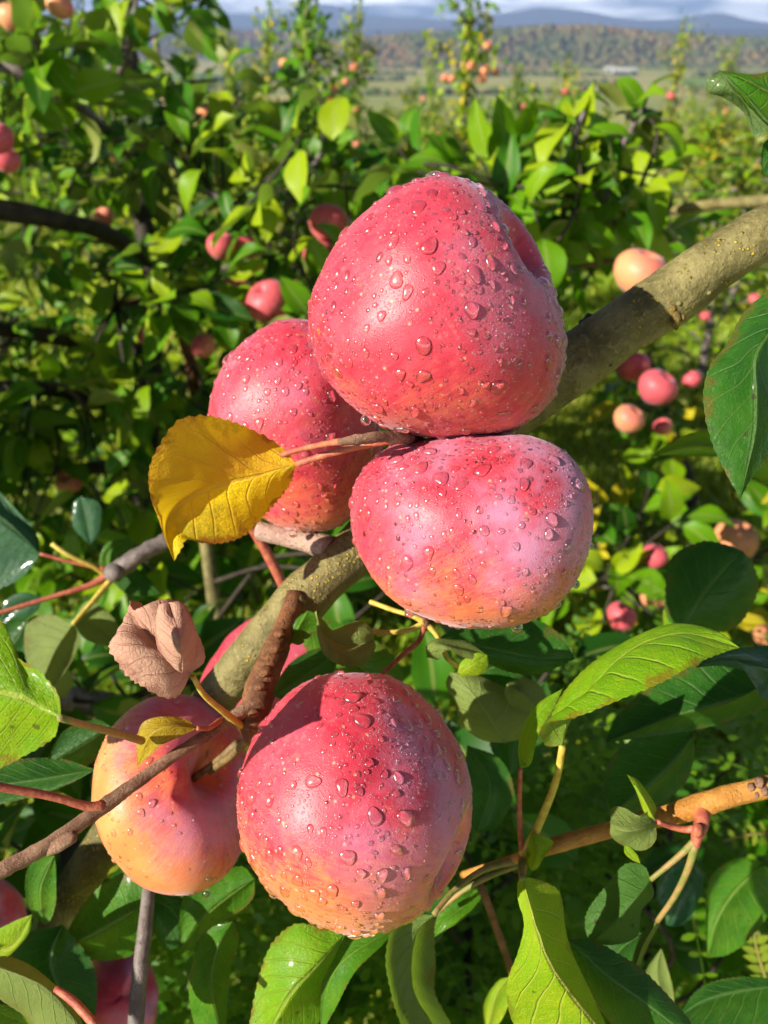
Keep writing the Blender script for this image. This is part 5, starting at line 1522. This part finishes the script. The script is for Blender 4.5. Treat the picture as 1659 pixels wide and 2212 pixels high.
GB = 'blurred apples on the trees behind'
for k, (u, v, d, r, tn, lb) in enumerate([
    (708, 482, 1.22, 42, 2, 'blurred red apple at the upper left of the topmost apple'), (690, 552, 1.24, 34, 2, 'dark red apple in shade left of the topmost apple'),
    (478, 532, 1.22, 32, 2, 'pinkish apple behind leaves, left of a red pair'), (528, 534, 1.25, 28, 2, 'small pink apple tip between leaves at upper left'),
    (510, 634, 1.26, 38, 1, 'shaded red-orange apple beside the round one above the yellow leaf'), (581, 652, 1.16, 50, 2, 'round blurred red apple above the half hidden wet apple'),
    (28, 38, 1.1, 32, 0, 'orange-pink apple in the top left corner'), (128, 12, 1.15, 30, 0, 'pale orange apple cut by the top border at left'), (58, 58, 1.3, 26, 1, 'dull red apple right beside the corner one'),
    (-4, 300, 1.05, 34, 2, 'pink apple cut by the left border, upper part'), (14, 346, 1.1, 30, 1, 'orange-red apple just under the pink one at the left border'),
    (328, 722, 1.25, 32, 1, 'brownish apple half behind a leaf, left of the trio'), (440, 748, 1.25, 28, 1, 'small orange-red apple between leaves above the yellow leaf'), (150, 1040, 1.4, 30, 0, 'small tan apple in the left shade'),
    (225, 470, 1.5, 22, 0, 'tiny pale apple on a dark limb at left'), (445, 240, 1.6, 18, 1, 'tiny red apple high in the left tree'),
    (1384, 590, 1.0, 58, 0, 'pale peach apple above the thick branch'), (1366, 790, 1.62, 36, 2, 'purple-red apple under the thick branch, topmost of its cluster'), (1420, 838, 1.55, 42, 2, 'red apple in the middle of the cluster under the branch'),
    (1494, 820, 1.62, 20, 2, 'small dark red apple right of that cluster'), (1358, 906, 1.5, 33, 0, 'orange apple at the bottom of the cluster under the branch'), (1432, 922, 1.6, 20, 1, 'little orange-red apple lowest of the cluster'),
    (1588, 1166, 1.5, 46, 0, 'orange apple among yellow leaves at the right'), (1414, 1202, 1.35, 29, 2, 'red apple left of the rounded dark leaf'), (1342, 1332, 1.3, 32, 2, 'red apple above a green leaf, left of the rounded dark leaf'),
    (1412, 1290, 1.35, 30, 0, 'peach apple close to the rounded dark leaf'), (1452, 1350, 1.4, 24, 0, 'small peach apple partly behind the rounded dark leaf'), (1652, 1372, 1.4, 24, 0, 'little yellow apple at the right border'), (1500, 1148, 1.5, 20, 1, 'small red apple above the rounded dark leaf')]):
    bg_apple(u, v, d * .88, r, tn, lb, GB, k)

# ------------------------------------------------------------------ rows of young trees on the slope
def spindle(seed, n_br=22, leafy=1100, tall=1.0):
    """Young tree about 2 m tall: leader, side branches, foliage (unit metres, base at origin)."""
    g = np.random.default_rng(seed)
    H = 2.0
    lead = [(0, 0, 0), (g.normal(0, .04), g.normal(0, .04), .7), (g.normal(0, .06), g.normal(0, .06), 1.4), (g.normal(0, .05), g.normal(0, .05), H)]
    trunk = tube(lead, [.024, .018, .011, .004], 7, 18, 0.06, seed)
    L = spline(np.array(lead), 60)
    brs, pos, dirs, up = [], [], [], []
    for k in range(n_br):
        h = 0.28 + (H - .42) * (k / n_br) + g.normal(0, .03)
        a = k * 2.4 + g.normal(0, .3)
        ln = (0.62 - 0.42 * (h / H)) * g.uniform(.7, 1.2)
        b = L[int(np.clip(h / H * 59, 0, 59))]
        e = b + np.array([math.cos(a) * ln, math.sin(a) * ln, ln * g.uniform(.1, .8)])
        m = (b + e) / 2 + np.array([0, 0, .06])
        brs.append(tube([b, m, e], [.008, .006, .003], 5, 8, 0))
        c = spline(np.array([b, m, e]), 20)
        n = int(leafy / n_br * (0.5 + ln * 1.3))
        i = np.clip(g.beta(1.6, 1.1, n) * 19, 0, 19).astype(int)
        pos.append(c[i] + g.normal(0, .045, (n, 3)))
        dd = g.normal(size=(n, 3)) + (e - b) / ln * .6; dirs.append(dd)
    n = int(leafy * .16)
    i = g.integers(34, 60, n)
    pos.append(L[i] + g.normal(0, .030, (n, 3))); dirs.append(g.normal(size=(n, 3)) + np.array([0, 0, .9]))
    pos = np.vstack(pos); dirs = np.vstack(dirs)
    up = np.array([0, 0, .8]) + .7 * np.array(SUN) + g.normal(0, .6, (len(pos), 3))
    return trunk, merge(brs), pos, dirs, up, g.uniform(.045, .075, len(pos)), g


SPIN = []
for s in range(5):
    tr, bb, pos, dirs, up, sz, g = spindle(60 + s, leafy=[900, 1100, 1000, 1200, 800][s])
    tmp = thing('orchard_tree', (0, 0, 0), 'x', 'tree')
    a_ = put('trunk', tr[0], tr[1], GREY_TWIG, tmp, tr[2], origin=(0, 0, 0))
    b_ = put('branches', bb[0], bb[1], GREY_TWIG, tmp, bb[2], origin=(0, 0, 0)); b_['kind'] = 'stuff'
    ti = np.clip(g.normal([.66, .60, .74, .50, .80][s], .2, len(pos)), 0, 1)
    c_ = leaf_mass('foliage', tmp, pos, dirs, up, sz, ti, g)
    c_.data.transform(Matrix.Translation(c_.location)); c_.location = (0, 0, 0)
    SPIN.append((tmp, [a_, b_, c_]))
used_spin = set()


def place_spindle(k, x, y, height, rot, label, squash=1.0, shared=None):
    root, kids = SPIN[k]
    z = float(ground_z(x, y)) - .03
    if k not in used_spin:
        used_spin.add(k); o = root; ks = kids
    else:
        o = root.copy(); COL.objects.link(o)
        for c in kids:
            d = c.copy(); COL.objects.link(d); d.parent = o
    o.location = (x, y, z)
    s = height / 2.0
    o.scale = (s * squash, s * squash, s)
    o.rotation_euler = (0, 0, rot)
    tag(o, label, 'apple tree', 'young apple trees in rows on the slope')
    return o


orch = []
for k, (u, v, d, kk, lb, sq) in enumerate([
    (1028, -35, 4.0, 2, 'tall thin young tree with orange apples, its tip touching the top border', .8), (664, -40, 3.0, 3, 'dark leafy young tree reaching the top border left of centre', .75),
    (765, -4, 4.6, 1, 'slim young tree between the two tall ones at the top', .6), (405, 62, 5.5, 0, 'pale slender tree tip seen right of the dark trunk', .6), (492, 52, 5.2, 2, 'pale slender tree right beside the wooden post', .6),
    (575, 20, 6.0, 4, 'thin bare-topped tree left of the dark leafy young one', .55), (1487, 52, 6.0, 4, 'lone pale spindle tree standing out against the hill at right', .5), (1588, 90, 7.0, 0, 'smaller pale spindle tree near the right border', .5),
    (890, 180, 6.5, 1, 'short tree just left of the tall one with orange apples', .8), (1235, 120, 7.0, 2, 'slight tree tip in front of the wooded hill', .6), (930, 130, 8.0, 0, 'low pale tree in front of the green field', .6), (1130, 150, 6.2, 3, 'short bushy tree right of the tall one with orange apples', .8)]):
    tip = P(u, v, d)
    h = tip.z - float(ground_z(tip.x, tip.y)) + .03
    orch.append(place_spindle(kk, tip.x, tip.y, h, k * 1.3, lb, sq))
gr = np.random.default_rng(77)
for y in (3.6, 4.8, 6.2, 7.8, 9.8, 12.2, 15.0, 18.5, 23, 28):
    half = y * 0.56 + .4
    n = int(2 * half / (0.85 if y < 10 else 1.15))
    for x in np.linspace(-half, half, n):
        if y < 5 and x < -0.6: continue
        xx = x + gr.normal(0, .15); yy = y + gr.normal(0, .25)
        # skyline about two degrees under the horizon
        top = CAM_H - yy * math.tan(R(gr.uniform(3.3, 5.4))) + (0.25 if yy < 5 else 0) * gr.uniform(-1.4, .3)
        h = np.clip(top - float(ground_z(xx, yy)), .9, 3.2)
        orch.append(place_spindle(int(gr.integers(0, 5)), xx, yy, h, gr.uniform(0, 6), 'young apple tree in the receding rows', gr.uniform(.95, 1.25) * 2.0 / h * 0.9))
# fruit on them
cnt = 0
for o in orch:
    if o.location.y > 11 or cnt > 200: continue
    h = o.scale[2] * 2
    tone = 0 if -0.3 < o.location.x < .9 else (2 if o.location.x > .9 else int(gr.integers(0, 3)))
    for k in range(int(gr.integers(3, 8)) + (8 if 'orange apples, its' in o['label'] else 0)):
        a = gr.uniform(0, 6.28); hh = gr.uniform(.35, .85) * h
        r_ = (0.42 - .3 * hh / h) * o.scale[0] * gr.uniform(.5, 1.1)
        p = Vector((o.location.x + math.cos(a) * r_, o.location.y - abs(math.sin(a)) * r_, o.location.z + hh))
        q, dep = project(np.array([tuple(p)]))
        if not (-20 < q[0, 0] < 1680 and -20 < q[0, 1] < 1300): continue
        b = bpy.data.objects.new('apple', BG_APPLE[int(gr.integers(0, 3)) * 3 + tone])
        COL.objects.link(b); b.location = p; rr = gr.uniform(.019, .029); b.scale = (rr, rr, rr)
        b.rotation_euler = (gr.uniform(-.4, .4), gr.uniform(-.4, .4), gr.uniform(0, 6))
        tag(b, 'small blurred apple on a young tree in the rows', 'apple', 'small apples on the orchard rows'); cnt += 1

# orchard post
WOOD = make_bark('post_wood', (0.16, 0.12, 0.075), (0.26, 0.21, 0.14), (0.3, 0.3, 0.2), 0.1, 0.4)
pt = P(340, 82, 3.4); pz = float(ground_z(pt.x, pt.y))
post = thing('fence_post', (pt.x, pt.y, pz), 'thin weathered wooden post standing right of the dark trunk', 'post')
v, f, uv = tube([(pt.x, pt.y, pz - .2), (pt.x + .005, pt.y, pt.z - .6), (pt.x - .01, pt.y, pt.z)], [.014, .0135, .012], 12, 20, .05, 3)
put('shaft', v, f, WOOD, post, uv)
c_ = np.array([(pt.x - .01) + .0125 * math.cos(a) for a in np.linspace(0, 6.283, 12, endpoint=False)])
v, f, uv = tube([(pt.x - .01, pt.y, pt.z - .03), (pt.x - .01, pt.y, pt.z - .015)], [.0152, .0150], 12, 4, 0)
put('wire_loop', v, f, GREY_TWIG, post, uv)

# ------------------------------------------------------------------ grass and weeds
def make_grass(name, a, b, tr):
    t = NT(name)
    ti = t.attr('tint')
    c = t.mix(ti, a, b)
    p = t.principled(Base_Color=c, Roughness=0.5)
    s = t.n('ShaderNodeBsdfTranslucent'); t.link(t.mix(0.6, c, tr), s.inputs['Color'])
    mx = t.n('ShaderNodeMixShader'); mx.inputs[0].default_value = .35
    t.link(p.outputs[0], mx.inputs[1]); t.link(s.outputs[0], mx.inputs[2])
    return t.finish(mx.outputs[0])


GRASS = make_grass('grass_blades', (0.160, 0.330, 0.008), (0.56, 0.54, 0.045), (0.3, 0.42, 0.01))
WEED = make_grass('weed_leaves', (0.045, 0.150, 0.008), (0.17, 0.31, 0.010), (0.2, 0.45, 0.005))


def grass_field(n, seed):
    g = np.random.default_rng(seed)
    y = 0.25 + 7.0 * g.random(n) ** 1.5
    x = g.uniform(-1, 1, n) * (y * .62 + .35)
    pz = ground_z(x, y)
    h = g.uniform(.03, .085, n) * (1 + .5 * fbm(x * 2, y * 2, 8))
    h = np.clip(h, .02, .16)
    a = g.uniform(0, 6.28, n); w_ = g.uniform(.0015, .0035, n) * (1 + y * .25)
    lean = g.uniform(.1, .9, n) * h
    d = np.stack([np.cos(a), np.sin(a), np.zeros(n)], 1); s = np.stack([-np.sin(a), np.cos(a), np.zeros(n)], 1)
    b = np.stack([x, y, pz - .01], 1)
    m = b + d * (lean * .3)[:, None] + np.array([0, 0, 1]) * (h * .6)[:, None]
    e = b + d * lean[:, None] + np.array([0, 0, 1]) * h[:, None]
    V = np.stack([b - s * w_[:, None], b + s * w_[:, None], m - s * (w_ * .8)[:, None], m + s * (w_ * .8)[:, None], e], 1).reshape(-1, 3)
    i = (np.arange(n) * 5)[:, None]
    Fq = np.concatenate([i + np.array([[0, 1, 3]]), i + np.array([[0, 3, 2]]), i + np.array([[2, 3, 4]])], 0)
    o = put('grass', V, Fq, GRASS, attrs={'tint': np.repeat(np.clip(g.normal(.45, .28, n) + .25 * fbm(x, y, 6), 0, 1), 5)})
    o['kind'] = 'stuff'


grass_field(140000, 5)


def vetch_sprays(n, seed):
    """Feathery weeds: arching stems with paired oval leaflets."""
    g = np.random.default_rng(seed)
    VV, FF, TT, o = [], [], [], 0
    for k in range(n):
        u, v = (g.uniform(1000, 1720), g.uniform(1430, 2260)) if k % 3 else (g.uniform(300, 1300), g.uniform(1900, 2260))
        d = g.uniform(.58, 1.0)
        b = np.array(P(u, v, d))
        L = g.uniform(.06, .13); a = g.uniform(0, 6.28)
        dx = np.array([math.cos(a), math.sin(a), g.uniform(-.2, .7)]); dx /= np.linalg.norm(dx)
        sd = np.cross(dx, [0, 0, 1]); sd /= np.linalg.norm(sd); nn = np.cross(sd, dx)
        tint = np.clip(g.normal(.5, .3), 0, 1)
        pr = int(g.integers(6, 11))
        for i in range(pr):
            c = b + dx * L * (i + .5) / pr + np.array([0, 0, -.25 * L * ((i + .5) / pr) ** 2])
            ln = g.uniform(.011, .016) * (1.1 - .5 * i / pr)
            for sg in (-1, 1):
                t_ = sd * sg * .9 + dx * .4 + nn * g.normal(.1, .25); t_ /= np.linalg.norm(t_)
                w_ = np.cross(nn, t_) * ln * .24
                VV += [c, c + t_ * ln * .35 + w_, c + t_ * ln * .75 + w_ * .9, c + t_ * ln, c + t_ * ln * .75 - w_ * .9, c + t_ * ln * .35 - w_]
                FF += [(o, o + 1, o + 5, o), (o + 1, o + 2, o + 4, o + 5), (o + 2, o + 3, o + 4, o + 2)]
                TT += [tint] * 6; o += 6
        # stem
        s0 = o
        for i in range(4):
            q = b + dx * L * i / 3 + np.array([0, 0, -.25 * L * (i / 3) ** 2])
            VV += [q - nn * .0005, q + nn * .0005]; TT += [tint] * 2; o += 2
        FF += [(s0 + 2 * i, s0 + 2 * i + 1, s0 + 2 * i + 3, s0 + 2 * i + 2) for i in range(3)]
    faces = [f if f[0] != f[3] else f[:3] for f in FF]
    ob = put('weeds', np.array(VV), faces, WEED, attrs={'tint': np.array(TT)}, smooth=False)
    ob['kind'] = 'stuff'


vetch_sprays(800, 3)


def vetch_sprig(label, pts, d, pairs, ll, seed):
    g = np.random.default_rng(seed)
    W = np.array([tuple(P(p[0], p[1], d)) for p in pts])
    t = thing('vetch_sprig', W[0], label, 'weed')
    v, f, uv = tube(W, [.0011, .0009, .0006], 7, 20, 0)
    put('stem', v, f, GREEN_STALK, t, uv)
    c = spline(W, 40)
    me = None
    for i in range(pairs):
        k = int(4 + 34 * i / pairs)
        tn = c[min(k + 1, 39)] - c[k - 1]; tn /= np.linalg.norm(tn)
        tv = np.array(CAM_P) - c[k]; tv /= np.linalg.norm(tv)
        sd = np.cross(tn, tv); sd /= np.linalg.norm(sd)
        for sg in (-1, 1):
            x = sd * sg + tn * .5 + tv * g.normal(0, .2); x /= np.linalg.norm(x)
            z = tv - x * np.dot(tv, x); z /= np.linalg.norm(z); y = np.cross(z, x)
            o = bpy.data.objects.new('leaflet', LEAFLET)
            COL.objects.link(o); o.parent = t
            m = Matrix((x, y, z)).transposed() @ Matrix.Diagonal((ll,) * 3)
            m = m.to_4x4(); m.translation = Vector(c[k]) - t.location
            o.matrix_local = m


_lv, _lf, _lu = leaf_template(8, 2, .2, .3, 0, .24, 5)
LEAFLET = build_mesh('leaflet', _lv, _lf[:, ::-1].copy(), LEAF['lime'], _lu)
vetch_sprig('pale vetch sprig with paired leaflets at the bottom right border', [(1668, 2150), (1650, 2100), (1635, 2050), (1628, 2010)], .50, 6, .0105, 1)
vetch_sprig('small vetch sprig lying level at the right border', [(1720, 1800), (1660, 1800), (1600, 1806), (1560, 1818)], .60, 6, .0095, 2)
# ------------------------------------------------------------------ air
def make_haze():
    t = NT('haze_air')
    v = t.n('ShaderNodeVolumePrincipled')
    v.inputs['Color'].default_value = (0.42, 0.60, 1.0, 1)
    v.inputs['Density'].default_value = 1.75e-4 / K
    v.inputs['Anisotropy'].default_value = 0.1
    t.link(v.outputs[0], t.out.inputs['Volume'])
    return t.m


q = box(-13000, 13000, -40, 11600, -63, 300)
hz = put('haze', q[0], q[1], make_haze(), smooth=False)
hz['kind'] = 'stuff'
# ------------------------------------------------------------------ metres -> millimetres
S.unit_settings.system = 'METRIC'
S.unit_settings.scale_length = 1.0 / K
for me in bpy.data.meshes:
    co = np.empty(len(me.vertices) * 3, dtype=np.float32)
    me.vertices.foreach_get('co', co)
    me.vertices.foreach_set('co', co * K)
    me.update()
for o in bpy.data.objects:
    if o.type in ('MESH', 'EMPTY'):
        o.location = o.location * K
